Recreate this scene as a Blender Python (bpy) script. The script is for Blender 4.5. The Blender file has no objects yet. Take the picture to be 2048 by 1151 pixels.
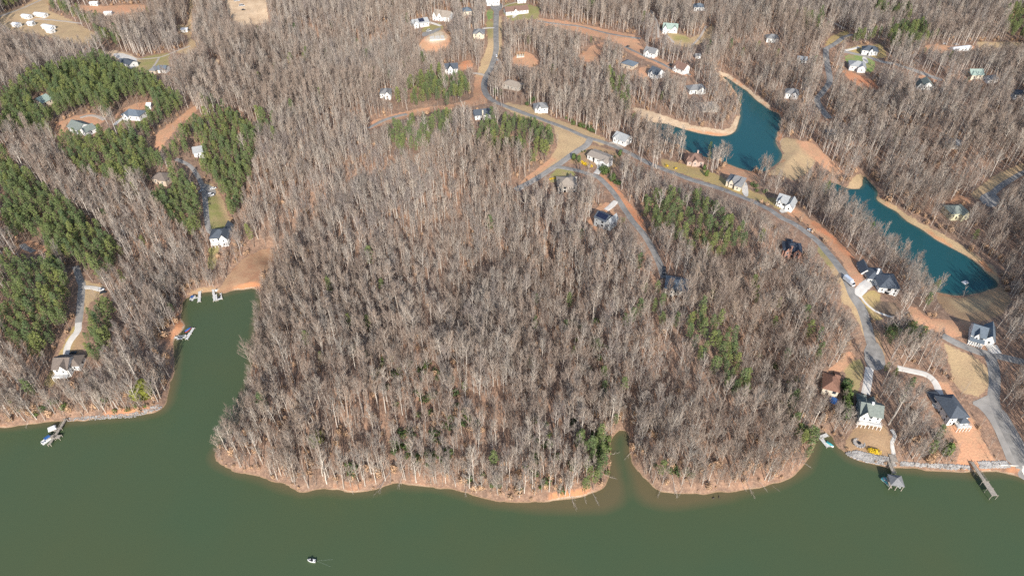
import bpy, math, random
import numpy as np
from mathutils import Vector, Matrix, geometry
random.seed(7); rng = np.random.default_rng(7)
S = bpy.context.scene
COL = S.collection

# ---------------------------------------------------------------- camera, sky, sun, exposure
CAM_H, PITCH, FPX = 300.0, math.radians(41.0), 1365.0
cam_d = bpy.data.cameras.new('camera'); cam = bpy.data.objects.new('camera', cam_d); COL.objects.link(cam)
cam.location = (0, 0, CAM_H); cam.rotation_euler = (math.radians(90) - PITCH, 0, 0)
cam_d.sensor_width = 36.0; cam_d.lens = 36.0 * FPX / 2048.0; cam_d.clip_start = 1.0; cam_d.clip_end = 20000
S.camera = cam
SUN_EL, SUN_DIR = math.radians(29), math.radians(9)       # light travels towards +y and a little -x
w = bpy.data.worlds.new('World'); S.world = w; w.use_nodes = True
nt = w.node_tree; bg = nt.nodes['Background']
sky = nt.nodes.new('ShaderNodeTexSky'); sky.sky_type = 'NISHITA'; sky.sun_disc = False
sky.sun_elevation = SUN_EL; sky.sun_rotation = math.radians(180) - SUN_DIR
sky.air_density = 1.0; sky.dust_density = 1.0
nt.links.new(sky.outputs[0], bg.inputs[0]); bg.inputs[1].default_value = 0.15
sd = bpy.data.lights.new('sun', 'SUN'); sun = bpy.data.objects.new('sun', sd); COL.objects.link(sun)
sd.energy = 4.5; sd.angle = math.radians(0.5); sd.color = (1.0, 0.945, 0.875)
trav = Vector((-math.sin(SUN_DIR) * math.cos(SUN_EL), math.cos(SUN_DIR) * math.cos(SUN_EL), -math.sin(SUN_EL)))
sun.rotation_euler = trav.to_track_quat('-Z', 'Y').to_euler(); sun.location = (0, -200, 400)
vs = S.view_settings; vs.view_transform = 'Standard'; vs.look = 'None'; vs.gamma = 1; vs.exposure = 0.5
vs.use_curve_mapping = False
S.render.engine = 'CYCLES'; S.cycles.max_bounces = 4; S.cycles.diffuse_bounces = 2; S.cycles.glossy_bounces = 2
S.cycles.transparent_max_bounces = 4; S.cycles.use_denoising = False

# ---------------------------------------------------------------- projection helpers (photo pixels 2048 x 1151)
cP, sP = math.cos(PITCH), math.sin(PITCH)
def ray(px, py):
    x = (np.asarray(px, float) - 1024) / FPX; y = (575.5 - np.asarray(py, float)) / FPX
    return x, cP + y * sP, -sP + y * cP
def at_level(px, py, z=0.0):
    dx, dy, dz = ray(px, py); t = (z - CAM_H) / dz
    return dx * t, dy * t
def project(x, y, z):
    rz = np.asarray(z, float) - CAM_H
    dep = y * cP - rz * sP; up = y * sP + rz * cP
    dep = np.maximum(dep, 1e-3)
    return 1024 + FPX * x / dep, 575.5 - FPX * up / dep, dep
def inpoly(px, py, poly):
    px = np.asarray(px, float); py = np.asarray(py, float); c = np.zeros(px.shape, bool); n = len(poly); j = n - 1
    for i in range(n):
        xi, yi = poly[i]; xj, yj = poly[j]
        if yi != yj:
            m = ((yi > py) != (yj > py)) & (px < (xj - xi) * (py - yi) / (yj - yi) + xi)
            c ^= m
        j = i
    return c
def vnoise(x, y, seed, wl):
    r = np.random.default_rng(seed).random((256, 256))
    u = np.asarray(x) / wl + 1000.3; v = np.asarray(y) / wl + 1000.7
    iu = np.floor(u).astype(int); iv = np.floor(v).astype(int); fu = u - iu; fv = v - iv
    fu = fu * fu * (3 - 2 * fu); fv = fv * fv * (3 - 2 * fv)
    g = lambda a, b: r[a % 256, b % 256]
    return (g(iu, iv) * (1 - fu) + g(iu + 1, iv) * fu) * (1 - fv) + (g(iu, iv + 1) * (1 - fu) + g(iu + 1, iv + 1) * fu) * fv
def sstep(a, b, x):
    t = np.clip((x - a) / (b - a), 0, 1); return t * t * (3 - 2 * t)

# ---------------------------------------------------------------- shorelines
LAKE = [(-60,858),(0,854),(60,848),(130,841),(200,838),(260,834),(300,828),(322,820),(333,808),(338,790),(343,770),(348,745),(351,715),
 (346,695),(350,676),(360,668),(371,655),(366,643),(362,620),(366,600),(380,592),(400,587),(430,583),(445,588),(462,582),(490,579),(508,574),(520,585),
 (522,610),(514,640),(510,690),(504,740),(492,790),(487,830),(468,862),(444,885),(432,903),(429,918),(446,930),(474,944),(512,949),(540,958),
 (568,971),(590,978),(610,983),(640,975),(679,982),(721,983),(752,979),(777,969),(791,965),(824,972),(861,972),(897,978),(930,986),(958,995),
 (992,1001),(1024,1004),(1080,1007),(1136,1001),(1180,992),(1205,981),(1214,973),(1219,962),(1223,936),(1222,900),(1223,880),(1230,866),(1243,860),
 (1256,868),(1256,886),(1257,911),(1269,933),(1292,964),(1317,981),(1345,988),(1373,989),(1414,987),(1456,983),(1498,978),(1536,972),(1555,967),
 (1581,956),(1600,944),(1613,932),(1620,915),(1626,902),(1630,886),(1631,873),(1640,866),(1652,868),(1665,874),(1675,893),(1691,909),(1717,922),
 (1746,930),(1771,933),(1810,936),(1858,940),(1907,944),(1945,947),(1987,944),(2020,946),(2048,955),(2110,985)]
POND_A = [(1296,243),(1315,246),(1339,249),(1377,262),(1414,270),(1447,273),(1467,267),(1477,252),(1481,234),(1480,214),(1477,196),(1468,178),(1457,164),
 (1443,152),(1452,153),(1477,173),(1495,182),(1505,195),(1523,208),(1536,218),(1550,225),(1560,230),(1561,252),(1552,272),(1551,290),(1563,303),
 (1564,312),(1556,325),(1546,334),(1530,345),(1490,340),(1440,322),(1390,308),(1345,288),(1312,268)]
POND_B = [(1640,368),(1655,364),(1675,367),(1697,378),(1725,377),(1727,350),(1730,350),(1738,362),(1750,376),(1757,388),(1752,399),(1768,411),(1793,423),
 (1808,439),(1838,456),(1863,474),(1889,489),(1921,504),(1952,524),(1974,547),(1992,562),(1997,572),(1979,580),(1939,589),(1914,591),(1886,587),
 (1855,575),(1832,548),(1815,528),(1795,510),(1775,492),(1760,472),(1740,454),(1715,437),(1695,422),(1672,402),(1655,387)]
LV_A, LV_B = 13.0, 8.0
def wpoly(poly, z):
    x, y = at_level([p[0] for p in poly], [p[1] for p in poly], z); return list(zip(x.tolist(), y.tolist()))
lakeW = wpoly(LAKE, 0.0)
lakeW = [(-3000, lakeW[0][1] - 12), (-900, lakeW[0][1] - 12)] + lakeW + [(900, lakeW[-1][1] - 14), (3000, lakeW[-1][1] - 20), (3000, -3000), (-3000, -3000)]
def smooth(poly, n=1, closed=True):
    for _ in range(n):
        q = []
        for i in range(len(poly)):
            a = poly[i]; b = poly[(i + 1) % len(poly)]
            q += [(a[0]*.75+b[0]*.25, a[1]*.75+b[1]*.25), (a[0]*.25+b[0]*.75, a[1]*.25+b[1]*.75)]
        poly = q
    return poly
lakeW = smooth(lakeW); pondAW = smooth(wpoly(POND_A, LV_A)); pondBW = smooth(wpoly(POND_B, LV_B))
def sdf(x, y, poly):
    """distance to a shoreline, positive on land"""
    d2 = np.full(x.shape, 1e12)
    n = len(poly)
    for i in range(n):
        ax, ay = poly[i]; bx, by = poly[(i + 1) % n]
        ex, ey = bx - ax, by - ay; L = ex * ex + ey * ey
        if L < 1e-9: continue
        t = np.clip(((x - ax) * ex + (y - ay) * ey) / L, 0, 1)
        d2 = np.minimum(d2, (x - ax - t * ex) ** 2 + (y - ay - t * ey) ** 2)
    return np.sqrt(d2) * np.where(inpoly(x, y, poly), -1, 1)

# ---------------------------------------------------------------- terrain heights on one tensor grid
def axis(lo, hi, step, far_lo, far_hi):
    a = list(np.arange(lo, hi + .01, step)); s = step
    while a[-1] < far_hi: s *= 1.35; a.append(a[-1] + s)
    s = step
    while a[0] > far_lo: s *= 1.35; a.insert(0, a[0] - s)
    return np.array(a)
GX = axis(-690, 690, 2.0, -6000, 6000); GY = axis(150, 960, 2.0, -1500, 9000)
XX, YY = np.meshgrid(GX, GY)
dL = sdf(XX, YY, lakeW) + (vnoise(XX, YY, 1, 7) - .5) * 1.8 + (vnoise(XX, YY, 2, 3) - .5) * .8
dA = sdf(XX, YY, pondAW) + (vnoise(XX, YY, 3, 6) - .5) * 1.2; dB = sdf(XX, YY, pondBW) + (vnoise(XX, YY, 4, 6) - .5) * 1.2
def bank(d, lvl, top, L, cut):
    return lvl + np.where(d < 0, np.maximum(d * .25, -3), .16 * np.minimum(d, 1.6) + cut * sstep(1.3, 3.4, d) + top * (1 - np.exp(-np.maximum(d - 1.6, 0) / L)))
HL = bank(dL, 0, 24, 95, 1.3); HA = bank(dA, LV_A, 14, 70, .3); HB = bank(dB, LV_B, 17, 70, .3)
ZZ = np.minimum(np.minimum(HL, HA), HB)
dmin = np.minimum(np.minimum(dL, dA), dB)
wgt = sstep(4, 90, dmin)
DRAWS = [([(655,440),(690,520),(720,600),(745,690),(790,740),(850,790)], 7), ([(1244,858),(1215,790),(1190,720),(1150,650),(1130,590),(1100,520)], 8), ([(1638,866),(1600,800),(1560,730),(1540,660)], 8),
 ([(830,385),(760,388),(700,400),(640,425),(590,450),(545,490)], 8), ([(330,570),(260,480),(190,400),(120,330),(60,285)], 6), ([(960,500),(930,600),(890,690)], 5), ([(470,430),(430,330),(520,260),(560,160),(520,80)], 7),
 ([(850,240),(700,300),(560,400)], 5), ([(1000,420),(1040,560),(1060,700),(1050,830)], 5), ([(1400,520),(1450,620),(1500,740)], 5), ([(1700,230),(1830,310),(1900,420),(1940,470)], 7), ([(900,130),(760,110),(620,90)], 6), ([(1150,120),(1240,180),(1290,230)], 5)]
for L_, dpt in DRAWS:
    X_, Y_ = at_level([p[0] for p in L_], [p[1] for p in L_], 12.0); d2 = np.full(XX.shape, 1e9)
    for i in range(len(X_) - 1):
        ex, ey = X_[i+1]-X_[i], Y_[i+1]-Y_[i]; t_ = np.clip(((XX-X_[i])*ex+(YY-Y_[i])*ey)/(ex*ex+ey*ey), 0, 1); d2 = np.minimum(d2, (XX-X_[i]-t_*ex)**2 + (YY-Y_[i]-t_*ey)**2)
    wob = 1 + .5*(vnoise(XX, YY, 41, 30) - .5)
    ZZ = ZZ - dpt * sstep(2, 40, dmin) * np.exp(-d2 / (15*wob)**2)
ZZ = ZZ + wgt * ((vnoise(XX, YY, 5, 150) - .5) * 19 + (vnoise(XX, YY, 6, 62) - .5) * 10 + (vnoise(XX, YY, 8, 25) - .5) * 1.6) + sstep(2, 12, dmin) * (vnoise(XX, YY, 7, 9) - .5) * .5
def th(x, y, F=None):
    F = ZZ if F is None else F
    x = np.asarray(x, float); y = np.asarray(y, float)
    i = np.clip(np.searchsorted(GX, x) - 1, 0, len(GX) - 2); j = np.clip(np.searchsorted(GY, y) - 1, 0, len(GY) - 2)
    u = np.clip((x - GX[i]) / (GX[i+1] - GX[i]), 0, 1); v = np.clip((y - GY[j]) / (GY[j+1] - GY[j]), 0, 1)
    return (F[j, i]*(1-u)+F[j, i+1]*u)*(1-v)+(F[j+1, i]*(1-u)+F[j+1, i+1]*u)*v
def ground(px, py, lift=0.0):
    """where the ray of a photo pixel meets the ground (raised by lift)"""
    z = np.full(np.shape(px), 12.0)
    for _ in range(30):
        x, y = at_level(px, py, z); z = z * .5 + .5 * (th(x, y) + lift)
    return x, y, z - lift
def G(px, py, lift=0.0):
    x, y, z = ground(np.array([px]), np.array([py]), lift); return float(x[0]), float(y[0]), float(z[0])

# ---------------------------------------------------------------- materials
def mat(name, col, rough=.85, var=0.0, scale=1.0, col2=None, metal=0.0, spec=.25, objrand=0.0, bump=0.0, coord='Object'):
    m = bpy.data.materials.new(name); m.use_nodes = True; t = m.node_tree; b = t.nodes['Principled BSDF']
    b.inputs['Roughness'].default_value = rough; b.inputs['Metallic'].default_value = metal
    b.inputs['Specular IOR Level'].default_value = spec
    col = tuple(col) + (1,)
    tc = t.nodes.new('ShaderNodeTexCoord')
    no = t.nodes.new('ShaderNodeTexNoise'); no.inputs['Scale'].default_value = scale; no.inputs['Detail'].default_value = 4
    t.links.new(tc.outputs[coord], no.inputs['Vector'])
    mx = t.nodes.new('ShaderNodeMix'); mx.data_type = 'RGBA'
    c2 = tuple(col2) + (1,) if col2 else tuple(min(1, c * (1 - var)) for c in col[:3]) + (1,)
    mx.inputs[6].default_value = col; mx.inputs[7].default_value = c2
    ramp = t.nodes.new('ShaderNodeMapRange'); ramp.inputs[1].default_value = .35; ramp.inputs[2].default_value = .65
    t.links.new(no.outputs['Fac'], ramp.inputs[0]); t.links.new(ramp.outputs[0], mx.inputs[0])
    out = mx.outputs[2]
    if objrand:
        oi = t.nodes.new('ShaderNodeObjectInfo'); hs = t.nodes.new('ShaderNodeHueSaturation')
        mr = t.nodes.new('ShaderNodeMapRange'); mr.inputs[3].default_value = 1 - objrand; mr.inputs[4].default_value = 1 + objrand
        t.links.new(oi.outputs['Random'], mr.inputs[0]); t.links.new(mr.outputs[0], hs.inputs['Value']); t.links.new(out, hs.inputs['Color']); out = hs.outputs[0]
    t.links.new(out, b.inputs['Base Color'])
    if bump:
        bp = t.nodes.new('ShaderNodeBump'); bp.inputs['Strength'].default_value = bump; bp.inputs['Distance'].default_value = .3
        t.links.new(no.outputs['Fac'], bp.inputs['Height']); t.links.new(bp.outputs[0], b.inputs['Normal'])
    return m
def bark_mat(name, cols, bright=1.0):
    """bark or twigs: the colour of each tree drawn from a row of natural bark colours"""
    m = bpy.data.materials.new(name); m.use_nodes = True; t = m.node_tree; b = t.nodes['Principled BSDF']
    b.inputs['Roughness'].default_value = .9; b.inputs['Specular IOR Level'].default_value = .1
    oi = t.nodes.new('ShaderNodeObjectInfo'); cr = t.nodes.new('ShaderNodeValToRGB'); e = cr.color_ramp.elements
    for i, c in enumerate(cols):
        p = i / (len(cols) - 1)
        el = e[i] if i < 2 else e.new(p)
        el.position = p; el.color = (c[0]*bright, c[1]*bright, c[2]*bright, 1)
    no = t.nodes.new('ShaderNodeTexNoise'); no.inputs['Scale'].default_value = .011; no.inputs['Detail'].default_value = 2; t.links.new(oi.outputs['Location'], no.inputs['Vector'])
    mr = t.nodes.new('ShaderNodeMapRange'); mr.inputs[1].default_value = .3; mr.inputs[2].default_value = .7; t.links.new(no.outputs['Fac'], mr.inputs[0])
    mx = t.nodes.new('ShaderNodeMix'); mx.inputs[0].default_value = .5; t.links.new(oi.outputs['Random'], mx.inputs[2]); t.links.new(mr.outputs[0], mx.inputs[3]); t.links.new(mx.outputs[0], cr.inputs[0]); t.links.new(cr.outputs[0], b.inputs['Base Color'])
    return m
BARK = bark_mat('bark', [(.45,.41,.36),(.34,.295,.26),(.53,.475,.41),(.39,.335,.285),(.31,.255,.215),(.47,.40,.32)])
TWIG = bark_mat('twigs', [(.30,.26,.235),(.26,.215,.19),(.34,.295,.25),(.32,.25,.20),(.25,.195,.16),(.36,.275,.205)])
PINEBARK = mat('pine_bark', (.24,.19,.15), var=.3, scale=3)
NEEDLE = bark_mat('pine_needles', [(.120,.155,.062),(.155,.185,.066),(.098,.138,.064),(.185,.205,.066),(.132,.168,.064)])
HOLLY = bark_mat('evergreen_leaves', [(.06,.095,.035),(.10,.135,.04),(.075,.11,.045),(.12,.14,.04)])
YELLOW = mat('yellow_foliage', (.75,.5,.03), var=.35, scale=1.5)
OLIVE = mat('yellow_green_foliage', (.20,.21,.035), var=.4, scale=1.0)
ROCK = mat('rock', (.42,.40,.38), var=.4, scale=.6, objrand=.2)
ASPH = mat('asphalt', (.27,.255,.235), var=.32, scale=.25, bump=.02)
ASPH2 = mat('old_asphalt', (.30,.28,.255), var=.2, scale=.2)
CONC = mat('concrete', (.62,.58,.52), var=.15, scale=.3)
GRAVEL = mat('gravel', (.46,.40,.34), var=.3, scale=.8)
WHITE = mat('white_paint', (.80,.79,.76), rough=.6, var=.08, scale=.7)
GLASS = mat('window_glass', (.03,.035,.04), rough=.15, spec=.6)
DECK = mat('weathered_deck', (.40,.35,.29), var=.25, scale=1.5)
LDECK = mat('pale_deck', (.62,.61,.58), var=.12, scale=1.5)
RUBBER = mat('rubber', (.02,.02,.02), rough=.9)
METAL = mat('galvanised_metal', (.5,.5,.5), rough=.4, metal=.6)
BLUE = mat('blue_cover', (.04,.12,.32), rough=.6, var=.2)
TEAL = mat('teal_cover', (.06,.35,.38), rough=.6, var=.2)
BLACK = mat('black_trim', (.02,.02,.022), rough=.5)
RED = mat('red_paint', (.5,.06,.03), rough=.5)
_mc = {}
ROOFC = dict(slate=(.085,.10,.12), dark=(.06,.075,.10), grey=(.22,.22,.22), greygreen=(.20,.225,.20), brown=(.19,.155,.13), redbrown=(.21,.13,.10),
             ltgrey=(.36,.37,.37), tan=(.33,.28,.23), palegreen=(.30,.38,.33), bluegrey=(.14,.17,.20), white=(.75,.75,.74), rust=(.24,.13,.09))
WALLC = dict(white=(.70,.69,.66), cream=(.62,.54,.42), brick=(.36,.20,.15), grey=(.35,.36,.36), tan=(.5,.41,.31), yellow=(.6,.56,.38), pink=(.46,.34,.28), stone=(.42,.38,.33), pale=(.66,.66,.62))
def roofmat(n):
    k = 'roof_' + n
    if k not in _mc: _mc[k] = mat(n + '_shingles', ROOFC[n], rough=.85, var=.22, scale=1.1)
    return _mc[k]
def wallmat(n):
    k = 'wall_' + n
    if k not in _mc: _mc[k] = mat(n + '_siding', WALLC[n], rough=.8, var=.1, scale=.8)
    return _mc[k]

# ---------------------------------------------------------------- mesh helpers
class MB:
    def __init__(s): s.v = []; s.f = []; s.m = []; s.mi = 0
    def add(s, vs, fs):
        o = len(s.v); s.v += [tuple(v) for v in vs]; s.f += [tuple(i + o for i in f) for f in fs]; s.m += [s.mi] * len(fs)
    def box(s, x0, x1, y0, y1, z0, z1, M=None):
        vs = [(x0,y0,z0),(x1,y0,z0),(x1,y1,z0),(x0,y1,z0),(x0,y0,z1),(x1,y0,z1),(x1,y1,z1),(x0,y1,z1)]
        if M is not None: vs = [M @ Vector(v) for v in vs]
        s.add(vs, [(3,2,1,0),(4,5,6,7),(0,1,5,4),(1,2,6,5),(2,3,7,6),(3,0,4,7)])
    def tube(s, pts, rad, n=4, tip=False):
        pts = [Vector(p) for p in pts]; vs = []; fs = []
        for k, p in enumerate(pts):
            d = (pts[min(k+1, len(pts)-1)] - pts[max(k-1, 0)]).normalized()
            a = d.orthogonal().normalized(); b = d.cross(a)
            if tip and k == len(pts) - 1: vs.append(p); continue
            for q in range(n):
                an = 2*math.pi*q/n; vs.append(p + (a*math.cos(an)+b*math.sin(an))*rad[k])
        for k in range(len(pts)-1):
            for q in range(n):
                if tip and k == len(pts)-2: fs.append((k*n+q, k*n+(q+1)%n, (k+1)*n))
                else: fs.append((k*n+q, k*n+(q+1)%n, (k+1)*n+(q+1)%n, (k+1)*n+q))
        s.add(vs, fs)
    def cyl(s, x, y, z0, z1, r, n=8, r1=None):
        r1 = r if r1 is None else r1
        vs = [(x+r*math.cos(2*math.pi*i/n), y+r*math.sin(2*math.pi*i/n), z0) for i in range(n)] + [(x+r1*math.cos(2*math.pi*i/n), y+r1*math.sin(2*math.pi*i/n), z1) for i in range(n)]
        s.add(vs, [(i,(i+1)%n,n+(i+1)%n,n+i) for i in range(n)] + [tuple(range(n,2*n)), tuple(range(n-1,-1,-1))])
    def mesh(s, name, mats):
        me = bpy.data.meshes.new(name); me.from_pydata(s.v, [], s.f); 
        for m in (mats if isinstance(mats, (list, tuple)) else [mats]): me.materials.append(m)
        if max(s.m, default=0): me.polygons.foreach_set('material_index', s.m)
        me.update(); return me
    def obj(s, name, mats, parent=None, loc=None, rz=0):
        return place(name, s.mesh(name, mats), parent, loc, rz)
def place(name, me, parent=None, loc=None, rz=0):
    o = bpy.data.objects.new(name, me); COL.objects.link(o)
    if parent is not None: o.parent = parent
    if loc is not None: o.location = loc
    if rz: o.rotation_euler = (0, 0, rz)
    return o
def tag(o, label, cat, group=None, kind=None):
    o['label'] = label; o['category'] = cat
    if group: o['group'] = group
    if kind: o['kind'] = kind
    return o
def empty(name, loc, rz=0, label=None, cat=None, group=None):
    o = bpy.data.objects.new(name, None); COL.objects.link(o); o.location = loc; o.rotation_euler = (0, 0, rz); o.empty_display_size = .5
    if label: tag(o, label, cat, group)
    return o
def copy_tree(o, loc, rz, label=None, scale=None):
    c = o.copy(); COL.objects.link(c); c.location = loc; c.rotation_euler = (0, 0, rz)
    if label: c['label'] = label
    if scale: c.scale = scale
    for ch in o.children:
        d = ch.copy(); COL.objects.link(d); d.parent = c
        for g in ch.children:
            e = g.copy(); COL.objects.link(e); e.parent = d
    return c
# ---------------------------------------------------------------- ground cover drawn on the terrain
C = dict(clay=(.57,.29,.17), red=(.58,.22,.11), tan=(.50,.36,.20), sand=(.66,.50,.34), pale=(.70,.60,.45), olive=(.27,.26,.09), lawn=(.24,.26,.08), green=(.13,.27,.06),
         mud=(.27,.14,.085), brown=(.36,.23,.13), ochre=(.44,.33,.12), mulch=(.045,.038,.042), litter=(.40,.24,.15))
ZONES = [
('clay',[(104,264),(116,246),(148,232),(175,225),(205,232),(210,242),(192,254),(165,266),(140,262),(112,275)]),
('clay',[(302,290),(318,262),(345,245),(375,222),(395,208),(392,222),(360,250),(335,280),(315,305)]),
('olive',[(262,127),(285,115),(340,105),(336,140),(295,147),(272,138)]),('sand',[(205,105),(230,100),(262,108),(282,120),(262,132),(235,122)]),
('clay',[(228,232),(250,215),(275,206),(305,202),(300,215),(262,222),(240,240)]),('olive',[(232,240),(250,230),(258,238),(240,250)]),
('mud',[(436,588),(450,560),(470,532),(490,515),(515,502),(548,494),(542,530),(522,555),(512,585),(480,584)]),
('brown',[(372,588),(400,575),(440,574),(440,588),(400,592)]),
('clay',[(343,668),(350,652),(368,643),(370,656),(356,670),(340,705),(322,705)]),
('ochre',[(86,770),(118,705),(150,648),(165,615),(165,645),(140,700),(108,775)]),('brown',[(138,702),(162,655),(170,685),(164,708)]),
('tan',[(152,540),(166,560),(208,572),(205,590),(185,600),(168,632),(166,570),(150,548)]),
('clay',[(40,490),(60,480),(95,495),(90,505),(66,510),(45,505)]),
('lawn',[(411,394),(433,392),(448,420),(456,450),(455,462),(420,462),(413,440)]),('tan',[(396,350),(432,373),(448,405),(462,445),(462,465),(455,450),(440,410),(430,385)]),
('olive',[(418,494),(440,490),(432,530),(422,545),(416,530)]),
('clay',[(735,258),(742,244),(790,228),(850,216),(920,206),(946,196),(950,150),(968,155),(966,190),(978,205),(940,213),(880,220),(800,240),(760,252)]),
('tan',[(953,152),(960,130),(972,100),(982,50),(987,60),(988,110),(978,135),(967,152)]),('tan',[(998,30),(1004,32),(1003,100),(990,135),(994,100)]),
('green',[(975,20),(987,18),(987,40),(973,40)]),('olive',[(972,42),(987,42),(986,75),(976,78)]),
('lawn',[(1010,5),(1050,8),(1080,15),(1076,38),(1045,40),(1018,42),(1006,25)]),
('clay',[(838,92),(846,78),(858,62),(886,58),(902,76),(892,96),(866,104),(845,100)]),('pale',[(850,80),(862,64),(884,62),(896,76),(880,86),(862,86)]),
('olive',[(842,62),(852,52),(880,46),(888,58),(862,66)]),
('red',[(908,136),(925,124),(944,120),(946,132),(930,140)]),
('clay',[(1022,122),(1036,102),(1062,106),(1080,128),(1064,134),(1035,132)]),
('clay',[(1158,114),(1180,95),(1206,84),(1204,105),(1186,124),(1160,122)]),
('clay',[(1075,36),(1130,42),(1200,56),(1280,72),(1290,82),(1240,88),(1200,76),(1130,58),(1080,48)]),
('clay',[(1236,82),(1272,86),(1302,108),(1335,126),(1385,142),(1392,156),(1340,144),(1300,124),(1255,104)]),
('clay',[(1278,136),(1296,132),(1302,150),(1280,160)]),
('tan',[(1010,205),(1060,212),(1112,238),(1160,254),(1212,278),(1208,292),(1150,268),(1110,252),(1040,232),(1005,215)]),
('sand',[(1262,212),(1300,222),(1350,240),(1400,253),(1445,260),(1462,254),(1473,232),(1483,230),(1480,262),(1447,276),(1400,272),(1340,252),(1290,243)]),
('sand',[(1432,140),(1460,150),(1482,166),(1502,182),(1542,212),(1535,222),(1500,200),(1475,182),(1446,160)]),
('tan',[(1556,278),(1580,275),(1604,286),(1625,300),(1630,330),(1610,350),(1590,362),(1560,350),(1535,350),(1560,325),(1568,305)]),
('clay',[(1590,278),(1630,288),(1660,318),(1688,345),(1668,350),(1632,322),(1606,302)]),
('tan',[(1690,380),(1700,362),(1716,348),(1729,350),(1729,380),(1710,384)]),
('tan',[(1750,398),(1758,394),(1792,412),(1815,430),(1870,460),(1930,494),(1988,535),(2004,570),(1994,565),(1972,545),(1920,504),(1860,474),(1808,442),(1790,424)]),
('brown',[(1868,580),(1890,588),(1915,594),(1945,592),(1985,578),(2002,570),(2024,600),(2004,628),(1960,642),(1925,642),(1895,625),(1878,605)]),
('tan',[(1895,598),(1960,596),(1990,600),(1960,625),(1920,625)]),
('clay',[(1850,635),(1920,642),(1962,642),(1950,662),(1925,670),(1895,676),(1865,660)]),
('tan',[(1885,682),(1915,700),(1945,712),(1975,735),(1982,765),(1962,792),(1930,790),(1905,760),(1898,720)]),
('clay',[(1590,425),(1625,445),(1665,475),(1695,508),(1727,545),(1724,572),(1708,570),(1684,522),(1652,482),(1612,448),(1570,424)]),
('red',[(1628,440),(1665,470),(1700,505),(1732,548),(1722,545),(1690,508),(1655,474),(1620,448)]),
('tan',[(1636,490),(1665,520),(1690,560),(1712,600),(1730,650),(1737,690),(1722,655),(1700,612),(1683,606),(1683,575),(1660,535),(1640,508)]),
('olive',[(1634,488),(1648,495),(1664,520),(1668,538),(1650,525),(1636,505)]),
('ochre',[(1720,592),(1745,578),(1762,590),(1755,608),(1744,616),(1756,628),(1775,640),(1750,640),(1740,630)]),
('mulch',[(1746,612),(1760,602),(1793,606),(1804,624),(1784,632),(1758,624)]),
('clay',[(1812,608),(1832,616),(1875,650),(1852,662),(1830,642)]),('brown',[(1742,655),(1756,660),(1772,720),(1758,712)]),
('tan',[(1108,250),(1130,254),(1178,278),(1152,300),(1112,328),(1080,352),(1036,374),(1060,350),(1100,318),(1115,290)]),
('clay',[(1034,372),(1060,348),(1104,314),(1116,318),(1084,344),(1050,370)]),
('brown',[(1150,306),(1185,290),(1232,303),(1244,330),(1205,340),(1180,330),(1138,326)]),
('olive',[(1102,346),(1120,336),(1145,340),(1152,350),(1130,360),(1100,366)]),
('red',[(1200,344),(1216,355),(1246,390),(1286,440),(1294,462),(1278,458),(1256,426),(1226,386),(1200,354)]),
('clay',[(1176,442),(1192,416),(1216,403),(1229,422),(1230,440),(1205,464),(1184,458)]),
('ochre',[(1322,316),(1390,334),(1425,345),(1480,372),(1530,392),(1562,400),(1552,412),(1500,396),(1440,372),(1380,352),(1325,334)]),
('clay',[(1440,338),(1465,326),(1500,336),(1525,362),(1510,372),(1450,352)]),('clay',[(1370,296),(1400,300),(1415,320),(1370,310)]),
('ochre',[(1536,395),(1560,400),(1580,424),(1548,416)]),('clay',[(1575,424),(1590,412),(1625,442),(1600,436)]),
('brown',[(1688,890),(1712,852),(1768,850),(1788,880),(1784,918),(1740,918),(1700,908)]),
('clay',[(1876,762),(1895,764),(1916,805),(1942,832),(1978,900),(1994,932),(1905,938),(1922,900),(1897,852),(1872,818)]),
('olive',[(1688,728),(1722,718),(1728,740),(1714,792),(1696,775)]),
('clay',[(1892,404),(1915,392),(1942,394),(1938,408)]),('tan',[(1940,388),(1990,350),(2048,325),(2048,338),(1996,372),(1955,400)]),
('green',[(1688,112),(1728,106),(1752,128),(1744,146),(1700,138)]),('ochre',[(1688,98),(1720,92),(1762,88),(1776,116),(1740,116),(1700,104)]),
('ochre',[(1650,92),(1660,74),(1692,60),(1702,72),(1672,92)]),('red',[(1682,140),(1700,142),(1742,160),(1764,180),(1730,178),(1700,162)]),
('clay',[(1842,92),(1870,88),(1905,94),(1950,92),(1948,102),(1900,102),(1880,106)]),('tan',[(1950,84),(2048,84),(2048,96),(1960,96)]),
('clay',[(1832,152),(1850,148),(1890,165),(1870,165)]),
('tan',[(0,28),(40,16),(70,0),(100,0),(95,20),(140,40),(192,68),(172,92),(130,82),(60,66),(20,62),(0,45)]),
('clay',[(132,8),(180,12),(292,10),(288,24),(230,30),(170,24)]),
('sand',[(450,0),(530,-8),(538,44),(500,52),(468,46),(455,24)]),('tan',[(378,-5),(386,-5),(384,45),(381,96),(376,90)]),('tan',[(352,50),(380,52),(378,70),(360,68)]),
('sand',[(420,114),(440,120),(438,133),(424,130)]),('tan',[(345,105),(375,92),(390,75),(392,95),(378,108)]),

('tan',[(1430,45),(1425,75),(1384,95),(1350,90),(1328,62),(1345,60),(1372,78),(1400,70)]),
('olive',[(1335,62),(1372,72),(1385,84),(1350,82)]),
('clay',[(1650,745),(1700,700),(1712,712),(1690,740)]),
]
IW, IH = 1024, 576
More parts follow.
